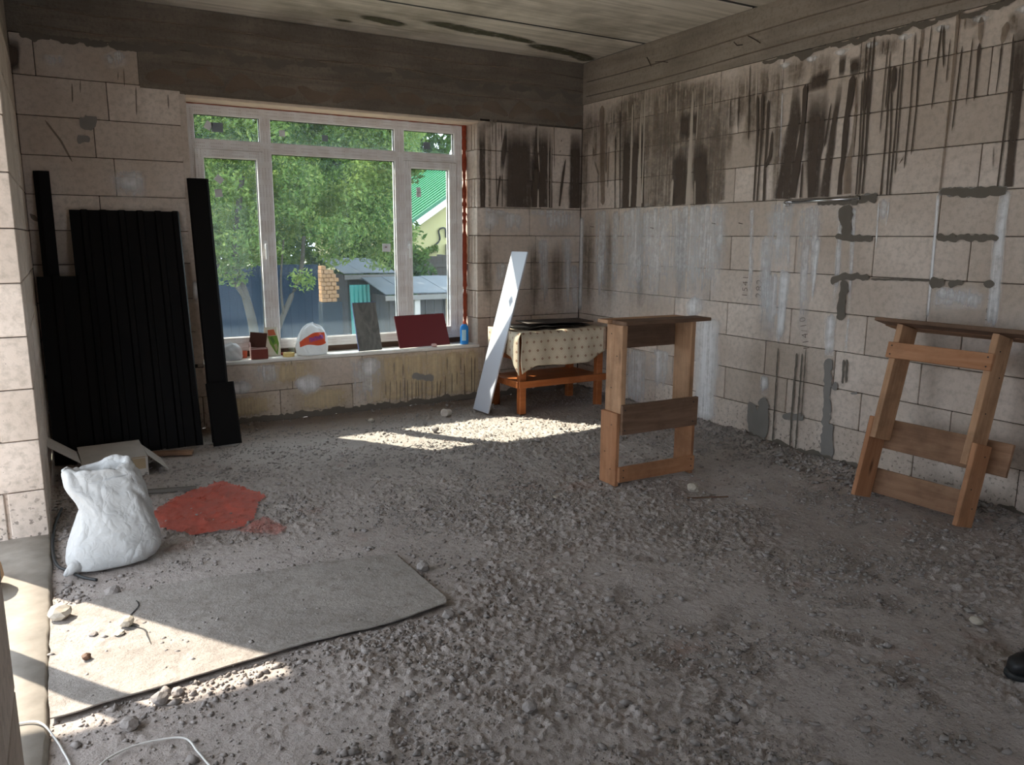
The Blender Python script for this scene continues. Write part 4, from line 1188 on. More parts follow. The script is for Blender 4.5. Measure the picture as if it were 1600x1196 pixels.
# ---- white sack
def sack():
    rings = [  # z, cx, cy, a, b
        (0.000, -4.335, -2.45, .135, .085), (0.012, -4.325, -2.445, .178, .118), (0.05, -4.315, -2.435, .192, .138), (0.10, -4.308, -2.42, .190, .145),
        (0.16, -4.302, -2.405, .180, .142), (0.22, -4.296, -2.395, .164, .132), (0.27, -4.296, -2.39, .152, .118), (0.32, -4.306, -2.385, .153, .102),
        (0.36, -4.325, -2.38, .158, .088), (0.40, -4.342, -2.375, .150, .072), (0.43, -4.352, -2.372, .138, .060), (0.447, -4.356, -2.37, .132, .052)]
    seg = 72; vs = []; fs = []
    NR = 46
    zs = np.array([r[0] for r in rings]); tt = np.linspace(0, 1, len(rings)); T = np.linspace(0, 1, NR)
    par = [np.interp(T, tt, np.array([r[k] for r in rings])) for k in range(5)]
    for k in range(1, 5):
        p = par[k]; par[k] = np.convolve(np.pad(p, 2, mode='edge'), [.1, .2, .4, .2, .1], 'valid')
    for i in range(NR):
        z, cx, cy, a, b = (par[k][i] for k in range(5))
        hgt = T[i]
        for k in range(seg):
            th = 2 * math.pi * k / seg
            ct, st = math.cos(th), math.sin(th)
            # long diagonal creases and small wrinkles
            w1 = fbm(np.array(th * 1.7 + 2.2 * hgt * 3 + 11), np.array(hgt * 4.0 + 3), 2)
            w1b = fbm(np.array((2 * math.pi - th) * 1.7 + 50), np.array(hgt * 4.0 + 8), 2)
            mixk = .5 - .5 * math.cos(th)
            cre = abs(float(w1 * (1 - 0) - .5)) * 2
            cre2 = abs(math.sin(th * 3.5 + hgt * 7.5 + 2 * float(w1)))
            r = 1 + .07 * (cre - .5) * 1.0 + .075 * (cre2 - .6) * min(1, hgt * 3) + .05 * math.sin(th * 2 + hgt * 9)
            wr = float(fbm(np.array(th * 3 + 3), np.array(hgt * 7), 2)) - .5
            r += .05 * wr
            if hgt > .88: r += .07 * math.sin(th * 4 + 1.0) * (hgt - .88) / .12
            e = .8
            x = cx + a * r * math.copysign(abs(ct) ** e, ct); y = cy + b * r * math.copysign(abs(st) ** e, st)
            zz = z + (.018 * math.sin(th + .6) + .03 * wr) * max(0, hgt - .1) + (.012 * math.sin(th * 2 + .5) if hgt > .85 else 0)
            vs.append((x, y, max(.001, zz)))
    for i in range(NR - 1):
        for k in range(seg):
            a, b = i * seg + k, i * seg + (k + 1) % seg
            fs.append((a, b, b + seg, a + seg))
    fs.append(tuple(range(seg))[::-1])
    # inward rolled rim
    last = (NR - 1) * seg
    prev = list(range(last, last + seg))
    c = np.mean([vs[i] for i in prev], 0)
    for s, dz in ((.90, .006), (.80, -.012), (.72, -.06), (.6, -.10)):
        cur = []
        for i in prev[:seg]:
            pass
        for k in range(seg):
            p = np.array(vs[last + k]); q = c + (p - c) * s; cur.append(len(vs)); vs.append((q[0], q[1], p[2] + dz))
        for k in range(seg):
            fs.append((prev[k], prev[(k + 1) % seg], cur[(k + 1) % seg], cur[k]))
        prev = cur
    fs.append(tuple(prev))
    t = NT('woven_sack'); p = t.pos()
    weave = t.math('MULTIPLY', t.math('SINE', t.math('MULTIPLY', t.sep(t.objco())[2], 1500.0)), t.math('SINE', t.math('MULTIPLY', t.sep(t.objco())[0], 1500.0)))
    cr = t.noise(t.scale(p, (1, 1, .6)), 8, 2, .45, .6)
    cr = t.math('ABSOLUTE', t.math('SUBTRACT', cr, .5))
    h = t.math('ADD', t.math('ADD', t.math('MULTIPLY', cr, 2.4), t.math('MULTIPLY', t.math('ABSOLUTE', t.math('SUBTRACT', t.noise(p, 19, 2, .5, .5), .5)), .8)), t.math('MULTIPLY', weave, .01))
    m = t.done(t.bsdf(t.mix(t.noise(p, 7, 4), (0.42, 0.42, 0.415), (0.52, 0.515, 0.505)), .55, t.bump(h, .6, .022), Specular_IOR_Level=.25))
    o = mesh_obj('sack', vs, fs, m, None, True)
    tag(o, 'white woven plastic sack with an open folded top standing near the pier', 'sack')
    # twisted bottom corner
    c1 = tube('sack_corner', [(-4.455, -2.50, .035), (-4.49, -2.535, .032), (-4.512, -2.55, .022), (-4.522, -2.552, .012)], [.038, .026, .014, .008], m, o, 10)
sack()
def dark_cable():
    pts = [(-4.53, -1.55, .012), (-4.56, -1.8, .014), (-4.57, -2.05, .012), (-4.565, -2.28, .012), (-4.545, -2.42, .012), (-4.50, -2.51, .013), (-4.455, -2.60, .012), (-4.40, -2.66, .010)]
    tag(tube('black_cable', smooth(pts), .007, M['gasket']), 'black cable on the floor curling round the white sack', 'cable')
def smooth(pts, n=6):
    P = [np.array(p, float) for p in pts]; out = []
    for i in range(len(P) - 1):
        p0, p1, p2, p3 = P[max(i - 1, 0)], P[i], P[i + 1], P[min(i + 2, len(P) - 1)]
        for k in range(n):
            t = k / n
            out.append(.5 * ((2 * p1) + (-p0 + p2) * t + (2 * p0 - 5 * p1 + 4 * p2 - p3) * t * t + (-p0 + 3 * p1 - 3 * p2 + p3) * t ** 3))
    out.append(P[-1]); return [tuple(p) for p in out]
dark_cable()
wp = smooth([(-4.75, -3.72, .026), (-4.63, -3.72, .026), (-4.585, -3.76, .028), (-4.553, -3.826, .006), (-4.535, -3.894, .004), (-4.516, -3.985, .004), (-4.51, -4.12, .006), (-4.48, -4.13, .006), (-4.445, -4.025, .006), (-4.39, -3.985, .006), (-4.32, -3.975, .006), (-4.22, -4.01, .008), (-4.191, -4.10, .006), (-4.165, -4.2, .006), (-4.10, -4.40, .006)])
tag(tube('white_cable', wp, .0032, plain('white_cable', (0.62, 0.60, 0.57), .5)), 'thin white cable running off the doorway threshold onto the dusty floor', 'cable')
def lump_tan():
    o = lathe('clay_pot', [(.05, 0), (.085, .01), (.105, .05), (.10, .10), (.075, .135), (.07, .135), (.065, .10)], plain('tan_clay', (0.50, 0.32, 0.19), .8, .2, .15, 12))
    o.location = (-4.845, -2.56, .022); tag(o, 'tan round pot on the doorway threshold, half hidden by the near wall', 'pot')
lump_tan()

# ---- sheet on the floor
def floor_sheet():
    bm = bmesh.new(); pts = []
    R = resample([(x, y, 0) for x, y in SHEET + [SHEET[0]]], .05)[:-1]
    for i, p in enumerate(R):
        j = (float(fbm(np.array(p[0] * 12), np.array(p[1] * 12 + 4), 3)) - .5) * .02
        edge = p[0] < -3.2
        pts.append((p[0] + (j if edge else 0), p[1] + (j if edge else 0)))
    P = np.array(pts)
    # grid inside, boundary rows follow the outline
    vs = [bm.verts.new((x, y, .0)) for x, y in pts]
    f = bm.faces.new(vs)
    if f.normal.z < 0: bmesh.ops.reverse_faces(bm, faces=[f])
    bmesh.ops.triangulate(bm, faces=bm.faces[:])
    bmesh.ops.subdivide_edges(bm, edges=[e for e in bm.edges if e.calc_length() > .12], cuts=5, use_grid_fill=True)
    bmesh.ops.triangulate(bm, faces=bm.faces[:])
    for v in bm.verts:
        x, y = v.co.x, v.co.y
        d = min(math.hypot(x - px, y - py) for px, py in pts)
        front = max(0, (-3.35 - y) / .3)
        v.co.z = .002 + .006 * float(fbm(np.array(x * 3 + 5), np.array(y * 3), 2)) + .006 * max(0, 1 - d / .05) * min(1, front)
    t = NT('dusty_hardboard'); p = t.pos()
    c = t.mix(t.ramp(t.noise(p, 3, 5, .6), [(.35, 0), (.65, 1)]), (0.29, 0.26, 0.235), (0.37, 0.335, 0.305))
    c = t.mix(t.ramp(t.noise(p, 14, 6, .75), [(.36, .7), (.52, 0)]), c, (0.21, 0.185, 0.165))
    c = t.mix(t.ramp(t.noise(p, 90, 3, .6), [(.33, .5), (.42, 0)]), c, (0.16, 0.14, 0.12))
    m = t.done(t.bsdf(c, .95, t.bump(t.noise(p, 30, 6, .75), .8, .012), Specular_IOR_Level=.1))
    o = bm_obj('hardboard_sheet', bm, m, None, False)
    s = o.modifiers.new('thick', 'SOLIDIFY'); s.thickness = .005; s.offset = -1
    tag(o, 'flat grey dusty hardboard sheet lying on the floor beside the threshold', 'sheet')
    ck = [(-4.268, -2.96, .0135), (-4.262, -3.02, .0135), (-4.30, -3.10, .0135), (-4.31, -3.17, .0135), (-4.262, -3.24, .0135), (-4.255, -3.30, .0135), (-4.25, -3.37, .0135)]
    mesh_strip('crack', ck, .008, M['gasket'], o)
def mesh_strip(name, line, w, mat, parent):
    vs = []; fs = []
    L = smooth(line, 5)
    for i, p in enumerate(L):
        ww = w * (0.35 + .8 * float(vnoise(np.array(i * .9), np.array(3.3)))) * math.sin(math.pi * (i + .5) / len(L)) ** .5
        vs += [(p[0] - ww / 2, p[1], p[2]), (p[0] + ww / 2, p[1], p[2]), (p[0], p[1], p[2] - .003)]
    for i in range(len(L) - 1):
        a = i * 3
        fs += [(a, a + 1, a + 4, a + 3), (a + 1, a + 2, a + 5, a + 4), (a + 2, a, a + 3, a + 5)]
    return mesh_obj(name, vs, fs, mat, parent)
floor_sheet()
# ---- red debris netting
def red_net():
    poly = [(-4.10, -2.10), (-4.11, -1.84), (-4.0, -1.68), (-3.86, -1.55), (-3.655, -1.44), (-3.57, -1.64), (-3.485, -1.89), (-3.56, -1.97), (-3.60, -2.13), (-3.66, -2.26), (-3.70, -2.30), (-3.778, -2.33), (-3.96, -2.30), (-4.03, -2.22)]
    tail = [(-3.66, -2.26), (-3.58, -2.20), (-3.50, -2.44), (-3.59, -2.52), (-3.72, -2.40), (-3.78, -2.33)]
    st = .013
    xs = np.arange(-4.14, -3.44, st); ys = np.arange(-2.56, -1.40, st)
    X, Y = np.meshgrid(xs, ys, indexing='ij')
    ins = inpoly(X + .02 * (fbm(Y * 8, X * 8, 2) - .5), Y, poly); ins2 = inpoly(X, Y, tail)
    Z = floor_height(X, Y)
    for name, mask, alpha in (('main', ins, .80), ('tail', ins2 & ~ins, .38)):
        idx = {}; vs = []; fs = []
        for i in range(len(xs)):
            for j in range(len(ys)):
                if mask[i, j]: idx[i, j] = len(vs); vs.append((xs[i], ys[j], max(Z[i, j], -.004) + .006 + .012 * float(fbm(np.array(xs[i] * 14), np.array(ys[j] * 14), 2))))
        for (i, j) in idx:
            k = [(i, j), (i + 1, j), (i + 1, j + 1), (i, j + 1)]
            if all(q in idx for q in k): fs.append(tuple(idx[q] for q in k))
        t = NT('red_net_' + name); s = t.sep(t.pos())
        wv = t.math('MAXIMUM', t.math('SINE', t.math('MULTIPLY', t.math('ADD', s[0], s[1]), 560.0)), t.math('SINE', t.math('MULTIPLY', t.math('SUBTRACT', s[0], s[1]), 560.0)))
        al = t.math('MULTIPLY', t.math('MULTIPLY_ADD', wv, .22, .78), t.math('MULTIPLY_ADD', t.noise(t.pos(), 9, 4), .7, alpha - .32), clamp=True)
        d = t.bsdf(t.mix(t.noise(t.pos(), 6, 3), (0.42, 0.055, 0.032), (0.60, 0.12, 0.075)), .7)
        m = t.done(t.n('MixShader', {0: al, 1: t.n('BsdfTransparent').outputs[0], 2: d}).outputs[0])
        o = mesh_obj('debris_net' if name == 'main' else 'net_tail', vs, fs, m, None if name == 'main' else root, True)
        if name == 'main': root = tag(o, 'flat piece of red plastic netting on the floor beside the sack', 'netting')
red_net()

# ---- things on the sill
SZ = 0.527
def soft_blob(name, c, rx, ry, h, mat, seed, wr=.12, pinch=.35, seg=40, nr=22, topoff=(0, 0)):
    vs = []; fs = []
    for i in range(nr):
        t = i / (nr - 1)
        z = h * t
        prof = math.sin(math.pi * (0.22 + .78 * (1 - t)) * .5) if t > .5 else 1.0 - .12 * (1 - t * 2) ** 2
        prof = (1 - t ** 2.6) ** .5 * (1 - .12 * (1 - min(1, t * 4)) ** 2) if t < 1 else .02
        for k in range(seg):
            th = 2 * math.pi * k / seg
            n = float(fbm(np.array(3 + math.cos(th) * 1.6 + seed), np.array(math.sin(th) * 1.6 + t * 3 + seed), 3)) - .5
            cr = abs(math.sin(th * 4 + t * 6 + seed)) - .6
            r = max(.03, prof * (1 + wr * 2.2 * n + wr * .6 * cr))
            vs.append((c[0] + rx * r * math.cos(th) + topoff[0] * t * t, c[1] + ry * r * math.sin(th) + topoff[1] * t * t, c[2] + z * (1 + .25 * n)))
    for i in range(nr - 1):
        for k in range(seg):
            a, b = i * seg + k, i * seg + (k + 1) % seg; fs.append((a, b, b + seg, a + seg))
    fs.append(tuple(range(seg))[::-1]); fs.append(tuple(range((nr - 1) * seg, nr * seg)))
    return mesh_obj(name, vs, fs, mat, None, True)
def m_plastic(name, col):
    t = NT(name); p = t.pos()
    h = t.math('ABSOLUTE', t.math('SUBTRACT', t.noise(p, 34, 3, .5, 1.5), .5))
    d = t.bsdf(col, .35, t.bump(h, .6, .01))
    tr = t.n('BsdfTranslucent', {0: col}).outputs[0]
    return t.done(t.n('MixShader', {0: .35, 1: d, 2: tr}).outputs[0])
WP = m_plastic('white_bag_plastic', (0.80, 0.81, 0.82))
b1 = soft_blob('plastic_bag', (-3.295, .09, SZ), .085, .06, .135, WP, 2.0)
tag(b1, 'small plain white plastic bag at the left end of the window sill', 'bag')
def print_bag():
    b = soft_blob('plastic_bag', (-2.655, .075, SZ), .135, .072, .255, WP, 9.0, .10, topoff=(.03, .03))
    tag(b, 'white plastic bag with a red band and purple print on the window sill', 'bag')
    me = b.data
    # printed band as a thin layer that hugs the front of the bag
    dg = None
    from mathutils.bvhtree import BVHTree
    bv = BVHTree.FromPolygons([v.co for v in me.vertices], [p.vertices for p in me.polygons])
    def patch(name, outline_fn, nu, nv, mat, off):
        vs = []; fs = []
        ok = {}
        for i in range(nu + 1):
            for j in range(nv + 1):
                x, z = outline_fn(i / nu, j / nv)
                h = bv.ray_cast(Vector((x, -.3, z)), Vector((0, 1, 0)))
                if h[0] is not None: ok[i, j] = len(vs); vs.append(h[0] + Vector((0, -off, 0)))
        for i in range(nu):
            for j in range(nv):
                q = [(i, j), (i + 1, j), (i + 1, j + 1), (i, j + 1)]
                if all(k in ok for k in q): fs.append(tuple(ok[k] for k in q))
        return mesh_obj(name, vs, fs, mat, b, True)
    red = plain('bag_red', (0.78, 0.10, 0.03), .5); pur = plain('bag_purple', (0.16, 0.07, 0.42), .5)
    def band(u, v):
        x = -2.765 + .215 * u
        lo = .598 + .028 * u + .012 * math.sin(u * 6); hi = .640 + .075 * math.sin(min(1, u * 1.15) * math.pi * .62)
        return x, lo + (hi - lo) * v
    patch('red_print', band, 30, 8, red, .0022)
    # purple capital strokes on the band
    k = 0
    for i, (x0, x1) in enumerate([(-2.69, -2.672), (-2.668, -2.650), (-2.646, -2.628), (-2.624, -2.606), (-2.602, -2.586), (-2.583, -2.568)]):
        for (u0, u1, v0, v1) in [(0, .3, 0, 1), (.7, 1, 0, 1)] + ([(.3, .7, .75, 1)] if i % 2 == 0 else [(.3, .7, .4, .62)]):
            zc = .640 + .022 * (x0 + 2.69) / .12
            patch('purple_print', lambda u, v: (x0 + (x1 - x0) * (u0 + (u1 - u0) * u), zc + .034 * (v0 + (v1 - v0) * v)), 2, 3, pur, .0036)
print_bag()
def open_box():
    t = empty('small_box', (-3.092, .058, SZ)); t.rotation_euler = (0, 0, math.radians(-6))
    tag(t, 'small red brown cardboard box with its lid open on the sill', 'box')
    m = plain('red_brown_card', (0.20, 0.045, 0.03), .7, .3, .15, 20); pk = plain('pale_pink_card', (0.62, 0.40, 0.36), .8); dk = plain('dark_card_inside', (0.085, 0.035, 0.025), .8, .2)
    w, d, h = .066, .045, .082
    multi_box('box_front', [((-w, -d, 0), (w, -d + .003, h)), ((-w, -d, 0), (w, d, .003)), ((w - .003, -d, 0), (w, d, h))], m, t, .0006)
    multi_box('box_side', [((-w - .0005, -d - .0004, 0), (-w + .003, d, h + .05)), ((-w, d - .003, 0), (w, d, h))], pk, t, .0006)
    multi_box('box_rim', [((-w - .001, -d - .0012, h - .004), (w + .001, -d + .0035, h + .001))], pk, t, .0004)
    l = multi_box('lid', [((-w, 0, -.0015), (w, .128, .0015))], dk, t, .0006); l.location = (-.006, .046, h); l.rotation_euler = (math.radians(102), math.radians(7), 0)
open_box()
def carton():
    t = empty('paper_pouch', (-2.962, .135, SZ)); t.rotation_euler = (math.radians(-9), 0, math.radians(8))
    tag(t, 'standing white paper pouch with green and red print behind the box on the sill', 'pouch')
    vs = []; fs = []
    prof = [(0, .062, .026), (.06, .066, .024), (.14, .064, .016), (.20, .058, .007), (.232, .056, .002)]
    for z, a, b in prof:
        for k in range(16):
            th = 2 * math.pi * k / 16
            vs.append((a * math.copysign(abs(math.cos(th)) ** .6, math.cos(th)), b * math.copysign(abs(math.sin(th)) ** .6, math.sin(th)), z + (.008 * math.cos(th * 3) if z > .2 else 0)))
    for i in range(len(prof) - 1):
        for k in range(16):
            a, b = i * 16 + k, i * 16 + (k + 1) % 16; fs.append((a, b, b + 16, a + 16))
    fs.append(tuple(range(16))[::-1]); fs.append(tuple(range(64, 80)))
    mesh_obj('pouch_body', vs, fs, plain('cream_paper', (0.74, 0.70, 0.58), .7), t, True)
    def tri(name, pts, mat, dy=0):
        v = [(x, -.0265 + (.020 * max(0, (z - .06) / .17)) - dy, z) for x, z in pts]
        v2 = [(x, y - .001, z) for x, y, z in v]; n = len(v)
        mesh_obj(name, v + v2, [tuple(range(n)), tuple(range(n, 2 * n))[::-1]] + [(i, (i + 1) % n, n + (i + 1) % n, n + i) for i in range(n)], mat, t)
    tri('green_print', [(-.035, .165), (.042, .165), (.050, .10), (.028, .005), (.010, .03), (-.025, .10)], plain('print_green', (0.16, 0.30, 0.04), .7))
    tri('red_print', [(-.028, .215), (.024, .218), (.036, .168), (-.030, .168)], plain('print_red', (0.55, 0.14, 0.06), .7))
    tri('leaf_print', [(-.02, .15), (.0, .158), (.02, .12), (.0, .095)], plain('print_dark_green', (0.07, 0.17, 0.03), .7), .0015)
    tri('pale_print', [(.004, .09), (.03, .10), (.034, .06), (.018, .035)], plain('print_olive', (0.42, 0.38, 0.20), .7), .0015)
carton()
def tape_roll():
    o = lathe('tape_roll', [(.026, 0), (.045, 0), (.046, .003), (.046, .029), (.044, .031), (.026, .031), (.026, .0005)], plain('yellow_tape', (0.80, 0.60, 0.22), .5), None, 28)
    o.location = (-2.855, .055, SZ); tag(o, 'yellow roll of adhesive tape lying flat on the window sill', 'tape roll')
    o2 = lathe('jar_lid', [(.03, 0), (.034, .002), (.034, .016), (.031, .019), (.004, .019)], plain('dark_red_lid', (0.30, 0.05, 0.035), .4), None, 22)
    o2.location = (-2.862, .155, SZ); tag(o2, 'dark red jar lid behind the yellow tape roll', 'lid')
    o3 = lathe('paint_tin', [(.024, 0), (.026, .002), (.026, .05), (.024, .052), (.003, .052)], plain('dark_tin', (0.10, 0.10, 0.07), .4), None, 22)
    o3.location = (-2.805, .160, SZ); tag(o3, 'small dark tin between the tape roll and the printed bag', 'tin')
    o4 = lathe('red_cup', [(.022, 0), (.023, .002), (.027, .055), (.025, .055), (.021, .004)], plain('red_cup', (0.62, 0.13, 0.06), .5), None, 20)
    o4.location = (-3.192, .145, SZ); tag(o4, 'small red cup between the plain white bag and the open box', 'cup')
tape_roll()
def panel(name, A, B, height, topdy, th, mat, edge, label):
    A, B = Vector(A), Vector(B)
    e1 = (B - A); L1 = e1.length; e1.normalize()
    n = Vector((-e1.y, e1.x, 0))
    up = (n * topdy + Vector((-.012, 0, math.sqrt(max(.01, height ** 2 - topdy ** 2))))).normalized()
    e3 = e1.cross(up)
    o = bm_obj(name, chamfer_box(L1, height, th, .001), mat)
    Mx = Matrix((e1, up, e3)).transposed().to_4x4(); Mx.translation = A; o.matrix_world = Mx
    tag(o, label, 'panel')
    t = .0035
    multi_box('panel_edge', [((-t, 0, -.0005), (0, height, th + .0005)), ((0, height, -.0005), (L1, height + t, th + .0005))], edge, o)
    return o
gp = NT('grey_laminate'); gpc = gp.mix(gp.ramp(gp.noise(gp.scale(gp.pos(), (5, 5, 1.2)), 3, 4, .6, 1.5), [(.35, 0), (.6, 1)]), (0.13, 0.132, 0.125), (0.215, 0.215, 0.20))
panel('laminate_sample', (-2.262, .036, SZ + .001), (-2.055, .030, SZ + .001), .425, .140, .012, gp.done(gp.bsdf(gpc, .5)), plain('blue_edge', (0.10, 0.14, 0.32), .5), 'grey upright laminate panel leaning on the window behind the sill')
panel('laminate_sample', (-1.884, .040, SZ + .001), (-1.398, .032, SZ + .001), .295, .120, .012, plain('wine_laminate', (0.155, 0.022, 0.028), .45, .4), plain('wine_edge', (0.10, 0.012, 0.016), .5), 'dark red wide laminate panel leaning on the window above the sill')
def bottle():
    t = empty('detergent_bottle', (-1.243, .052, SZ))
    tag(t, 'blue plastic bottle with a red cap on the right end of the sill', 'bottle')
    blue = plain('blue_plastic', (0.02, 0.28, 0.80), .3, .5); 
    lathe('bottle_body', [(.036, 0), (.041, .004), (.042, .06), (.040, .10), (.042, .14), (.038, .165), (.020, .182), (.014, .188)], blue, t, 24, 1.0, .66)
    lathe('cap', [(.013, .186), (.014, .188), (.014, .208), (.011, .212), (.007, .216), (.006, .226), (.002, .227)], plain('red_cap', (0.70, 0.13, 0.06), .4), t, 18)
    # pale label on the front
    vs = []; fs = []
    n = 10
    for k in range(n + 1):
        th = math.radians(215 + 60 * k / n)
        for z in (.035, .135): vs.append((.0425 * math.cos(th), .0425 * .66 * math.sin(th) - .0006, z))
    for k in range(n): a = 2 * k; fs.append((a, a + 2, a + 3, a + 1))
    mesh_obj('label', vs, fs, plain('pale_label', (0.45, 0.72, 0.85), .5), t, True)
bottle()
# shard and scraps by the red panel
def rock(name, loc, s, mat, label, seed, cat='stone', flat=.65, group=None):
    bm = bmesh.new(); bmesh.ops.create_icosphere(bm, subdivisions=2, radius=1)
    r = random.Random(seed); off = r.uniform(0, 90)
    for v in bm.verts:
        n = float(fbm(np.array(v.co.x * 1.3 + off), np.array(v.co.y * 1.3 + v.co.z * 2.1 + off), 3))
        v.co *= .62 + .75 * n
        v.co.z *= flat
        q = 0.34
        v.co = Vector((round(v.co.x / q) * q * .35 + v.co.x * .65, round(v.co.y / q) * q * .35 + v.co.y * .65, round(v.co.z / q) * q * .35 + v.co.z * .65)) * s
    mz = min(v.co.z for v in bm.verts)
    for v in bm.verts: v.co.z -= mz
    o = bm_obj(name, bm, mat); o.location = loc; o.rotation_euler = (0, 0, r.uniform(0, 6))
    return tag(o, label, cat, group)
pale = plain('pale_stone', (0.46, 0.41, 0.34), .95, .1, .25, 30); pink_s = plain('pink_foam', (0.62, 0.40, 0.36), .9, .1, .1)
rock('foam_shard', (-1.57, .012, SZ), .030, pink_s, 'small pink shard on the sill in front of the dark red panel', 4, 'shard', .5)
RK = M['rubble']
for i, (nm, loc, s, m, lab) in enumerate([
    ('plaster_lump', (-4.538, -2.975, .004), .055, pale, 'largest pale plaster lump in the sun beside the threshold'),
    ('plaster_lump', (-4.315, -3.175, .010), .036, pale, 'pale lump on the crack of the hardboard sheet'),
    ('plaster_chip', (-4.345, -3.235, .010), .024, pale, 'flat chip just below the pale lump on the hardboard'),
    ('plaster_chip', (-4.43, -3.19, .010), .022, RK, 'flat brown chip in the sun on the hardboard left of its crack'),
    ('clod', (-4.459, -3.372, .010), .020, M['pine_dark'], 'dark brown clod in the sunlight on the hardboard'),
    ('clod', (-4.348, -2.813, .0), .040, RK, 'pointed grey clod on the floor between sack and hardboard'),
    ('clod', (-3.10, -3.235, .0), .038, RK, 'grey clod touching the slanted right edge of the hardboard sheet'),
    ('clod', (-4.258, -3.76, .0), .036, RK, 'clod on the bare floor between threshold and hardboard edge'),
    ('clod', (-4.205, -3.74, .0), .024, RK, 'small clod next to the hardboard edge at the end of the sun patch'),
    ('clod', (-4.355, -3.86, .0), .036, RK, 'clod near the white cable on the bare floor'),
    ('plaster_lump', (-1.391, -4.778, .0), .030, pale, 'pale lump alone on the dark floor far from the walls'),
    ('plaster_lump', (-1.23, -3.00, .0), .048, pale, 'dusty lump in front of the upright sawhorse beside the dark splinter'),
    ('clod', (-2.691, -4.745, .0), .030, RK, 'round dark clod on the trodden floor nearest the photographer'),
    ('clod', (-3.235, -4.40, .0), .032, RK, 'round clod on the trodden floor left of the shoe prints'),
    ('clod', (-3.193, -3.70, .0), .030, RK, 'clod just below the cut corner of the hardboard'),
    ('stone', (-1.44, -1.56, .0), .030, RK, 'stone at the near edge of the window sun patch'),
    ('stone', (-1.99, -.93, .0), .036, RK, 'tan stone in the middle of the window sun patch'),
    ('plaster_lump', (-2.31, -.36, .0), .030, pale, 'pale lump at the foot of the wall below the grey panel'),
    ('plaster_chip', (-2.023, -2.696, .0), .030, pale, 'thin white flake on the floor left of the upright sawhorse'),
    ]):
    z = loc[2] if loc[2] else float(floor_height(np.array(loc[0]), np.array(loc[1]))) - .003
    rock(nm, (loc[0], loc[1], z), s * .8, m, lab, 20 + i, 'lump' if 'lump' in nm or 'clod' in nm else ('chip' if 'chip' in nm else 'stone'), .35 if 'chip' in nm else .7)
def floor_z(x, y): return float(floor_height(np.array(x), np.array(y)))
def paper_cup():
    t = lathe('paper_cup', [(.024, 0), (.026, .001), (.034, .082), (.036, .084), (.034, .085), (.030, .075), (.023, .004)], plain('white_cup', (0.68, 0.62, 0.56), .8, .2, .08, 30), None, 22)
    t.location = (-1.64, -.45, floor_z(-1.64, -.45) + .030); t.rotation_euler = (math.radians(84), 0, math.radians(-58)); tag(t, 'crumpled white paper cup on its side below the red panel', 'cup')
paper_cup()
def shoe():
    t = empty('shoe', (-1.68, -5.05, 0)); t.rotation_euler = (0, 0, math.radians(-38))
    tag(t, 'black shoe toe entering at the right edge of the floor', 'shoe')
    def ring_mesh(name, secs, mat, e=.75):
        vs = []; fs = []; seg = 20
        for x, w, z0, z1 in secs:
            for k in range(seg):
                th = 2 * math.pi * k / seg; c, s = math.cos(th), math.sin(th)
                vs.append((x, w * math.copysign(abs(c) ** e, c), (z0 + z1) / 2 + (z1 - z0) / 2 * math.copysign(abs(s) ** e, s)))
        for i in range(len(secs) - 1):
            for k in range(seg):
                a, b = i * seg + k, i * seg + (k + 1) % seg; fs.append((a, a + seg, b + seg, b))
        fs.append(tuple(range(seg))); fs.append(tuple(range((len(secs) - 1) * seg, len(secs) * seg))[::-1])
        return mesh_obj(name, vs, fs, mat, t, True)
    blk = plain('black_leather', (0.010, 0.010, 0.011), .5, .4)
    ring_mesh('upper', [(0, .018, .02, .05), (.012, .036, .016, .066), (.04, .046, .015, .082), (.09, .050, .015, .092), (.15, .044, .015, .115), (.21, .040, .015, .135), (.27, .036, .015, .13), (.29, .02, .02, .12)], blk)
    ring_mesh('sole', [(-.006, .018, 0, .022), (.01, .040, 0, .024), (.05, .050, 0, .024), (.10, .053, 0, .024), (.17, .043, 0, .024), (.25, .040, 0, .024), (.298, .025, 0, .024)], M['gasket'], .5)
shoe()

# ---- fittings on the right wall
def tube_hook():
    t = empty('metal_bracket', (-.02, -2.53, 1.745))
    tag(t, 'shiny metal bar with a hook end set along the dark mortar joint', 'bracket')
    st = plain('steel', (0.55, 0.55, 0.55), .25, .5, 0, 1, 1.0)
    o = tube('bar', [(0, -.03, .002), (0, -.55, .008)], .011, st, t, 12)
    h = tube('hook', smooth([(0, -.03, .002), (-.012, .0, .006), (-.03, .012, .0), (-.03, .002, -.018), (-.012, -.012, -.016)]), .009, st, t, 10)
tube_hook()
PENCIL = plain('pencil', (0.16, 0.12, 0.10), .9, .1)
def pencil(text, y, z, size, tilt=0.0):
    c = bpy.data.curves.new('pencil_mark', 'FONT'); c.body = text; c.size = size; c.extrude = .0004; c.space_character = 1.15; c.offset = -.0012; c.resolution_u = 2
    c.materials.append(PENCIL)
    o = bpy.data.objects.new('pencil_mark', c); link(o, wall_right)
    Mx = Matrix(((0, 0, -1), (math.sin(tilt), math.cos(tilt), 0), (math.cos(tilt), -math.sin(tilt), 0))).to_4x4(); Mx.translation = (-.0035, y, z); o.matrix_world = Mx
pencil('1541', -2.185, 1.065, .075); pencil('282', -2.325, 1.07, .085); pencil('114/10', -2.78, .745, .075, .25); pencil('154', -3.985, 1.04, .09)
NAILM = plain('rusty_nail', (0.05, 0.03, 0.022), .7)
for y, z in [(-2.094, 1.607), (-1.095, 1.582), (-1.818, 1.61), (-.224, 1.601)]:
    tube('nail', [(.002, y, z), (-.05, y - .01, z + .006)], .003, NAILM, wall_right, 6)
bmr = bpy.data.objects['beam_right']
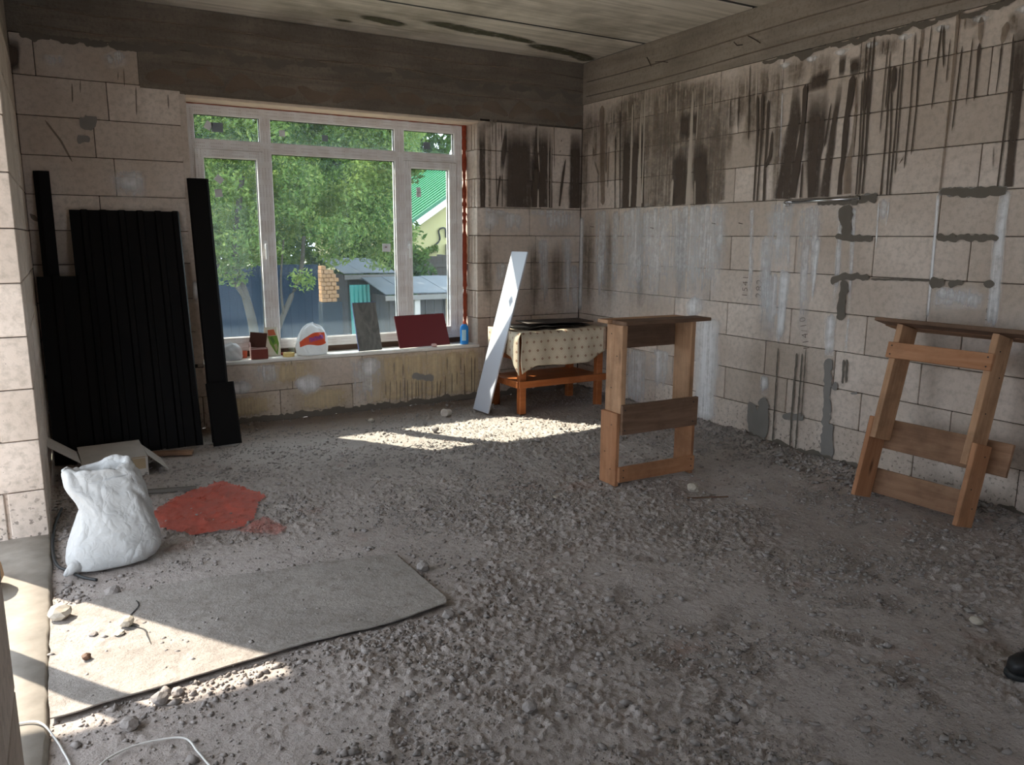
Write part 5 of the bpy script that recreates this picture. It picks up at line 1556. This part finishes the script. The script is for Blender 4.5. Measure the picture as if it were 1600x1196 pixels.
for pts in [[(-.93, 2.99), (-.97, 2.95), (-1.017, 2.903)], [(-1.039, 2.934), (-1.13, 2.92), (-1.222, 2.896)], [(-1.915, 2.913), (-1.96, 2.88), (-2.024, 2.87)], [(-2.05, 2.929), (-2.13, 2.885), (-2.192, 2.849)]]:
    tube('tie_wire', [(-.008 - .012 * i, y, z) for i, (y, z) in enumerate(pts)], .0035, NAILM, bmr, 5)

# ---- loose rubble over the whole floor: nobody could count it
def rubble():
    V = np.array([(1, 0, 0), (.1, 1, .1), (-1, .1, 0), (0, -1, 0), (.1, .1, .9), (0, 0, -.9), (.65, .65, .35), (-.65, -.6, .45)])
    Fc = np.array([(0, 1, 6), (1, 4, 6), (4, 0, 6), (1, 2, 4), (2, 3, 7), (3, 4, 7), (4, 2, 7), (3, 0, 4), (1, 0, 5), (2, 1, 5), (3, 2, 5), (0, 3, 5)])
    N = 110000
    x = rng.uniform(WX + .02, -.02, N); y = rng.uniform(-5.4, -.05, N)
    dens = np.clip((fbm(x * 2.9 + 7, y * 2.9, 5, .7) - .40) * 3.6, .10, 1)
    keep = rng.random(N) < dens * np.where(y > -1.2, .6, 1)
    x, y = x[keep], y[keep]
    # extra heaps along the right wall, along the window wall and round the hardboard edge
    n2 = 2600
    x2 = -np.abs(rng.normal(0, .13, n2)) - .012; y2 = rng.uniform(-4.9, -.3, n2)
    n3 = 700
    x3 = rng.uniform(-3.4, -.3, n3); y3 = -np.abs(rng.normal(0, .05, n3)) - .015
    n4 = 700
    x4 = rng.uniform(-4.5, -3.1, n4); y4 = -3.68 - np.abs(rng.normal(0, .10, n4)) + .10 * (fbm(x4 * 4, x4 * 0 + 3, 2) - .5)
    n5 = 300
    x5 = rng.uniform(-4.57, -4.45, n5); y5 = rng.uniform(-3.9, -.8, n5)
    x = np.concatenate([x, x2, x3, x4, x5]); y = np.concatenate([y, y2, y3, y4, y5])
    s = .0028 + .0066 * rng.random(len(x)) ** 2.0 + np.where(rng.random(len(x)) < .08, rng.uniform(.003, .012, len(x)), 0)
    s = s * np.clip(.75 + (-y) * .06, .8, 1.0) * np.where(x > -.35, 1.5, 1)
    sh = inpoly(x, y, SHEET)
    k = ~sh | (rng.random(len(x)) < .10)
    x, y, s, sh = x[k], y[k], s[k], sh[k]
    z = np.where(sh, .007, floor_height(x, y)) + s * .25
    n = len(x)
    sc = rng.uniform(.6, 1.35, (n, 1, 3)) * s[:, None, None]; sc[..., 2] *= .75
    jit = 1 + rng.uniform(-.3, .3, (n, 8, 1))
    P = V[None] * jit
    a = rng.uniform(0, 6.28, n); ca, sa = np.cos(a)[:, None], np.sin(a)[:, None]
    P = P * sc
    Q = np.stack([P[..., 0] * ca - P[..., 1] * sa, P[..., 0] * sa + P[..., 1] * ca, P[..., 2]], -1)
    Q += np.stack([x, y, z], -1)[:, None]
    F = Fc[None] + (np.arange(n) * 8)[:, None, None]
    me = bpy.data.meshes.new('rubble'); co = Q.reshape(-1, 3); q = F.reshape(-1)
    me.vertices.add(len(co)); me.vertices.foreach_set('co', co.ravel())
    me.loops.add(len(q)); me.loops.foreach_set('vertex_index', q.astype(np.int32))
    me.polygons.add(len(q) // 3); me.polygons.foreach_set('loop_start', np.arange(0, len(q), 3, dtype=np.int32))
    me.update(calc_edges=True); me.materials.append(M['rubble'])
    o = link(bpy.data.objects.new('rubble', me)); stuff(o)
    o['label'] = 'loose grey clods and crumbs scattered over the whole dusty floor'; o['category'] = 'rubble'
rubble()

# ================================================================== OUTSIDE
GZ = -0.62
def leaf_material(name, a, b, c):
    t = NT(name); p = t.pos()
    n = t.noise(p, 1.1, 4, .6); n2 = t.noise(p, 17, 2)
    col = t.mix(t.ramp(n, [(.35, 0), (.62, 1)]), a, b)
    col = t.mix(t.ramp(n2, [(.5, 0), (.7, .8)]), col, c)
    d = t.n('BsdfDiffuse', {0: col}).outputs[0]; tr = t.n('BsdfTranslucent', {0: col}).outputs[0]
    return t.done(t.n('MixShader', {0: .45, 1: d, 2: tr}).outputs[0])
LEAF1 = leaf_material('spring_leaf', (0.075, 0.145, 0.042), (0.17, 0.25, 0.07), (0.32, 0.36, 0.12))
LEAF2 = leaf_material('dark_leaf', (0.035, 0.075, 0.025), (0.075, 0.13, 0.035), (0.13, 0.19, 0.05))
BARK = plain('bark', (0.075, 0.066, 0.056), .9, .1, .35, 12)
def leaves(name, blobs, n, size, mat, parent, seed):
    r = np.random.default_rng(seed)
    w = np.array([b[3] * b[4] * b[5] for b in blobs]) ** .75; w /= w.sum()
    k = r.choice(len(blobs), n, p=w)
    B = np.array(blobs)[k]
    d = r.normal(size=(n, 3)); d /= np.linalg.norm(d, axis=1)[:, None]
    rad = r.random(n) ** .45
    C = B[:, :3] + d * B[:, 3:6] * rad[:, None]
    e1 = r.normal(size=(n, 3)); e1 /= np.linalg.norm(e1, axis=1)[:, None]
    nn = r.normal(size=(n, 3)) + d * .5 + np.array([0, 0, .5]); e2 = np.cross(e1, nn); e2 /= np.linalg.norm(e2, axis=1)[:, None]
    s = size * (0.6 + .8 * r.random(n))[:, None]
    e3 = np.cross(e1, e2)
    # pointed leaf, folded along its rib
    P = np.stack([C - e1 * s, C + e2 * s * .42 + e3 * s * .12, C + e1 * s, C - e2 * s * .42 + e3 * s * .12], 1)
    me = bpy.data.meshes.new(name); co = P.reshape(-1, 3)
    base = np.arange(n)[:, None] * 4
    q = (base + np.array([0, 1, 2, 0, 2, 3])[None]).ravel()
    me.vertices.add(len(co)); me.vertices.foreach_set('co', co.ravel())
    me.loops.add(len(q)); me.loops.foreach_set('vertex_index', q.astype(np.int32))
    me.polygons.add(len(q) // 3); me.polygons.foreach_set('loop_start', np.arange(0, len(q), 3, dtype=np.int32))
    me.update(calc_edges=True); me.materials.append(mat)
    o = link(bpy.data.objects.new(name, me), parent); return stuff(o)
def tree(name, base, label, trunks, blobs, n, size, mat, seed):
    t = empty(name, (0, 0, 0)); tag(t, label, 'tree')
    for i, (pts, r0, r1) in enumerate(trunks):
        pp = smooth(pts, 5); rr = [r0 + (r1 - r0) * k / (len(pp) - 1) for k in range(len(pp))]
        tube('trunk' if i == 0 else 'branch', pp, rr, BARK, t, 9)
    leaves('foliage', blobs, n, size, mat, t, seed)
    return t
def B(x, y, z, rx, ry, rz): return (x, y, z, rx, ry, rz)
rb_ = random.Random(5)
blobs = []
for i in range(130):
    x = rb_.uniform(-3.3, .9); zmin = .95 if x < -1.4 else (.85 if x < -.4 else 1.35)
    if x > .3: zmin = 1.75
    z = rb_.uniform(zmin + .25, 4.7); blobs.append(B(x, 6.3 + rb_.uniform(-.8, 1.2), z, rb_.uniform(.28, .55), rb_.uniform(.25, .5), rb_.uniform(.22, .42)))
blobs += [B(-1.25, 5.6, .85, .22, .2, .2), B(-2.2, 6, 1.0, .35, .3, .25), B(.35, 6.4, 1.25, .45, .4, .35), B(.75, 6.5, 1.55, .35, .4, .3)]
tree('garden_tree', (-1.9, 6, GZ), 'bright green leafy tree with forked trunks right outside the window',
     [([(-1.86, 6.1, GZ), (-1.9, 6.1, .1), (-1.99, 6.1, .6), (-2.1, 6.15, 1.2), (-1.9, 6.3, 2.4)], .085, .04),
      ([(-1.94, 6.1, .45), (-2.15, 6.05, .80), (-2.45, 6.1, 1.2), (-2.7, 6.2, 1.9)], .04, .02),
      ([(-1.62, 6.1, GZ), (-1.55, 6.05, .0), (-1.35, 6.0, .5), (-1.15, 6.0, .95), (-1.05, 6.1, 1.5)], .05, .03),
      ([(-1.45, 6.0, .3), (-1.48, 5.95, .8), (-1.4, 5.95, 1.5)], .022, .012)],
     blobs, 75000, .043, LEAF1, 3)
blobs2 = []
for i in range(60):
    x = rb_.uniform(-3.5, 2.2); blobs2.append(B(x, 10.2 + rb_.uniform(-.6, 1.2), rb_.uniform(1.3, 5.6), rb_.uniform(.5, .9), rb_.uniform(.4, .8), rb_.uniform(.4, .7)))
tree('orchard_tree', (0, 10, GZ), 'darker green tree crown filling the view behind the bright tree',
     [([(-.6, 10.4, GZ), (-.6, 10.4, .8), (-.3, 10.5, 2.0), (.1, 10.5, 3.6)], .13, .05)], blobs2, 20000, .085, LEAF2, 4)
blobs3 = [B(1.9 + rb_.uniform(-.5, .35), 8.9 + rb_.uniform(-.3, .3), z, .36, .4, .28) for z in (3.0, 3.3, 3.6, 3.9) for _ in range(2)] + [B(1.55, 8.8, 2.75, .22, .3, .3), B(1.6, 8.8, 3.1, .28, .3, .3), B(1.45, 8.8, 3.45, .3, .3, .3), B(1.85, 8.8, 3.3, .25, .3, .2)]
tree('young_tree', (2.1, 11.2, GZ), 'slim light green tree in front of the green roof',
     [([(1.6, 8.9, GZ), (1.6, 8.9, 1.5), (1.6, 8.85, 3.2)], .05, .02)], blobs3, 9000, .05, LEAF1, 6)
b4 = [B(rb_.uniform(.3, 2.6), 10.2 + rb_.uniform(-.4, .4), rb_.uniform(-.4, 1.35), .4, .35, .3) for _ in range(34)]
bush = empty('garden_bush', (0, 0, 0)); tag(bush, 'low dark bush in front of the yellow house, above the shed roofs', 'bush')
tube('stem', [(1.4, 10.2, GZ), (1.45, 10.2, .6)], .05, BARK, bush)
leaves('foliage', b4, 9000, .075, LEAF2, bush, 31)
# ground
def ground():
    t = NT('yard_soil'); p = t.pos()
    c = t.mix(t.noise(p, 1.2, 5, .6), (0.10, 0.115, 0.05), (0.20, 0.17, 0.12))
    m = t.done(t.bsdf(c, .95))
    struct(multi_box('ground', [((-40, .46, GZ - .2), (60, 70, GZ))], m))
    struct(multi_box('bounce_paving', [((-16, -20, GZ - .2), (WX - TH - .01, .47, -.06))], plain('pale_paving', (0.50, 0.46, 0.41), .9, .2, .2, 4)))  # unseen yard, made pale to bounce sunlight into the room
ground()
# dark blue board fence
def board_fence():
    t = empty('board_fence', (-.7, 9.0, GZ)); tag(t, 'dark blue board fence in the shade behind the tree trunks', 'fence')
    m = plain('blue_paint', (0.004, 0.018, 0.045), .7, .3, .25, 3)
    me = None
    x = -2.6
    while x < .30 - t.location.x - .75 + .35:
        o = None
        h = 1.58 + random.uniform(-.01, .01)
        if me is None:
            bm = chamfer_box(.142, .022, 1.58, .003); me = bpy.data.meshes.new('fence_board'); bm.to_mesh(me); bm.free(); me.materials.append(m)
        o = bpy.data.objects.new('fence_board', me); o.location = (x, random.uniform(-.004, .004), random.uniform(-.02, .01)); link(o, t)
        x += .143
    box_obj('fence_rail', (-2.6, .03, .35), (x, .07, .42), m, t); box_obj('fence_rail', (-2.6, .03, 1.2), (x, .07, 1.27), m, t)
board_fence()
# stack of orange bricks
def brick_stack():
    t = empty('brick_stack', (-.50, 6.95, GZ)); tag(t, 'stack of pale orange bricks on a dark crate between fence and sheds', 'brick stack')
    me = None; m = plain('orange_brick', (0.42, 0.25, 0.14), .9, .1, .25, 5)
    multi_box('base_crate', [((-.06, -.02, 0), (.30, .22, 1.00))], plain('dark_crate', (0.012, 0.02, 0.03), .8), t, .004)
    for r in range(9):
        z = 1.002 + r * .070
        xr = .27 if r < 6 else .27 - .05 * (r - 5) ** 1.2
        x = -.05
        if r % 2:
            box_obj('brick', (x, 0, z), (x + .040, .20, z + .064), m, t, .006); x += .046
        while x + .085 < xr + .03:
            if me is None:
                bm = chamfer_box(.084, .20, .064, .006); me = bpy.data.meshes.new('brick'); bm.to_mesh(me); bm.free(); me.materials.append(m)
            o = bpy.data.objects.new('brick', me); o.location = (x, random.uniform(-.015, .015), z); o.rotation_euler = (0, 0, random.uniform(-.06, .06)); link(o, t)
            x += .090
brick_stack()
# teal sheet
def teal():
    pr = []; x = 0
    while x < .37: pr.append((x, .012 * math.sin(x / .076 * 2 * math.pi))); x += .012
    o = profile_sheet('corrugated_sheet', .37, 1.30, pr, plain('teal_plastic', (0.03, 0.24, 0.22), .4, .5, .2, 8))
    o.location = (-.10, 6.72, GZ); o.rotation_euler = (math.radians(-4), 0, 0)
    tag(o, 'teal corrugated plastic sheet standing beside the sheds', 'sheet')
teal()
SLATE = plain('slate_felt', (0.10, 0.11, 0.125), .7, .3, .35, 4); GREYW = plain('weathered_boards', (0.055, 0.048, 0.044), .9, .1, .3, 5)
def shed(loc, sx, sy, h0, h1, label, over=.12):
    t = empty('shed', loc); tag(t, label, 'shed')
    n = int(sx / .16)
    for i in range(n):
        box_obj('wall_board', (i * sx / n, 0, 0), ((i + 1) * sx / n - .006, .02, h0 - .03), GREYW, t, .002)
    for i in range(int(sy / .2)):
        box_obj('wall_board', (-.02, .02 + i * .2, 0), (0, .02 + i * .2 + .193, h0 - .03), GREYW, t, .002)
    ang = math.atan2(h1 - h0, sy)
    m = int((sx + 2 * over) / .45) + 1
    for i in range(m):
        w = (sx + 2 * over) / m
        r = box_obj('roof_sheet', (-over + i * w, -over, h0 + (i % 2) * .006), (-over + (i + 1) * w + .02, sy + over, h0 + .02 + (i % 2) * .006), SLATE, t, .003)
        r.rotation_euler = (ang, 0, 0)
    box_obj('fascia', (-over, -over - .02, h0 - .10), (sx + over, -over - .002, h0 - .015), plain('pale_fascia', (0.16, 0.15, 0.14), .8, .2, .2, 6), t, .003)
    return t
shed((.04, 7.25, GZ), .72, 1.2, 1.47, 1.66, 'small grey roofed shed under the tree branches')
s2 = shed((.34, 6.05, GZ), 1.65, .95, 1.17, 1.35, 'wider low shed with patched slate grey roof behind the laminate panels')
box_obj('post', (.42, -.10, 0), (.52, -.04, 1.08), plain('grey_post', (0.36, 0.34, 0.32), .8), s2, .004); box_obj('post', (1.02, -.10, 0), (1.12, -.04, 1.08), plain('tan_post', (0.44, 0.36, 0.27), .8), s2, .004)
def pale_fence():
    t = empty('wood_fence', (1.9, 10.8, GZ)); tag(t, 'weathered grey board fence below the yellow house', 'fence')
    for i in range(22):
        box_obj('fence_board', (i * .15, 0, 0), (i * .15 + .144, .02, 1.70 + random.uniform(-.02, .02)), GREYW, t, .003)
    box_obj('fence_rail', (0, -.03, 1.42), (3.3, -.001, 1.50), GREYW, t, .003)
pale_fence()
def house():
    t = empty('house', (3.2, 12.0, GZ)); tag(t, 'yellow house with a green ribbed metal roof seen past the window', 'house')
    YL = plain('yellow_render', (0.40, 0.37, 0.19), .9, .1, .08, 3); GR = plain('green_roof', (0.012, 0.14, 0.055), .4, .4, .1, 3); WH = plain('white_barge', (0.70, 0.70, 0.68), .6)
    # gable wall: prism
    xe, ze, xr, zr = -.65, 2.13, 2.75, 4.36     # eave and ridge in local coordinates
    prof = [(xe + .25, 0), (2 * xr - xe - .25, 0), (2 * xr - xe - .25, ze), (xr, zr - .12), (xe + .25, ze)]
    n = 5
    vs = [(x, 0, z) for x, z in prof] + [(x, 7.0, z) for x, z in prof]
    mesh_obj('gable_wall', vs, [tuple(range(n)), tuple(range(n, 2 * n))[::-1]] + [(i, i + n, (i + 1) % n + n, (i + 1) % n) for i in range(n)], YL, t)
    L = math.hypot(xr - xe, zr - ze); a = math.atan2(zr - ze, xr - xe)
    for sgn in (1, -1):
        r = multi_box('roof_slope', [((0, -.28, 0), (L + .02, 7.3, .03))], GR, t)
        r.location = (xe if sgn > 0 else 2 * xr - xe, 0, ze) ; r.rotation_euler = (0, -a, 0) if sgn > 0 else (0, math.pi + a, 0)
        if sgn < 0: r.scale = (1, 1, -1)
        bb = multi_box('barge_board', [((0, -.31, -.20), (L, -.285, -.045))], WH, t, .004)
        bg = multi_box('verge_trim', [((0, -.32, -.05), (L, -.283, .035))], plain('green_trim', (0.015, 0.13, 0.06), .5), t, .004)
        for o in (bb, bg): o.location = r.location; o.rotation_euler = r.rotation_euler; o.scale = r.scale
        if sgn > 0:
            ribme = None
            for i in range(27):
                if ribme is None:
                    b = chamfer_box(L, .04, .035, .008); ribme = bpy.data.meshes.new('roof_rib'); b.to_mesh(ribme); b.free(); ribme.materials.append(GR)
                q = bpy.data.objects.new('roof_rib', ribme); link(q, r); q.location = (.01, -.2 + i * .275, .028)
    # climbing vine with a dark forked stem on the gable
    tube('vine_stem', smooth([(-.02, -.03, 1.55), (.25, -.04, 1.70), (.55, -.04, 1.85), (.80, -.05, 2.05), (.78, -.05, 2.30), (.95, -.05, 2.35), (.98, -.05, 2.12)]), .022, M['gasket'], t, 6)
    leaves('vine_leaves', [B(.05 + .12 * i, -.08, 1.58 + .055 * i, .13, .06, .09) for i in range(6)], 260, .055, LEAF1, t, 8)
    box_obj('wall_box', (.98, -.12, 1.60), (1.16, 0, 1.95), plain('grey_box', (0.18, 0.17, 0.16), .8), t, .004)
house()
def far_hedge():
    t = []
    bl = [B(x, 21.5 + rb_.uniform(-1, 1), rb_.uniform(.2, 6.5), 1.3, .8, .9) for x in np.linspace(-6, 9, 17) for _ in range(8)]
    tr = empty('tall_hedge', (0, 0, 0)); tag(tr, 'tall dark hedge far behind the garden trees', 'hedge')
    tube('trunk', [(-1, 21.5, GZ), (-1, 21.5, 3)], .15, BARK, tr)
    leaves('foliage', bl, 30000, .17, LEAF2, tr, 12)
far_hedge()
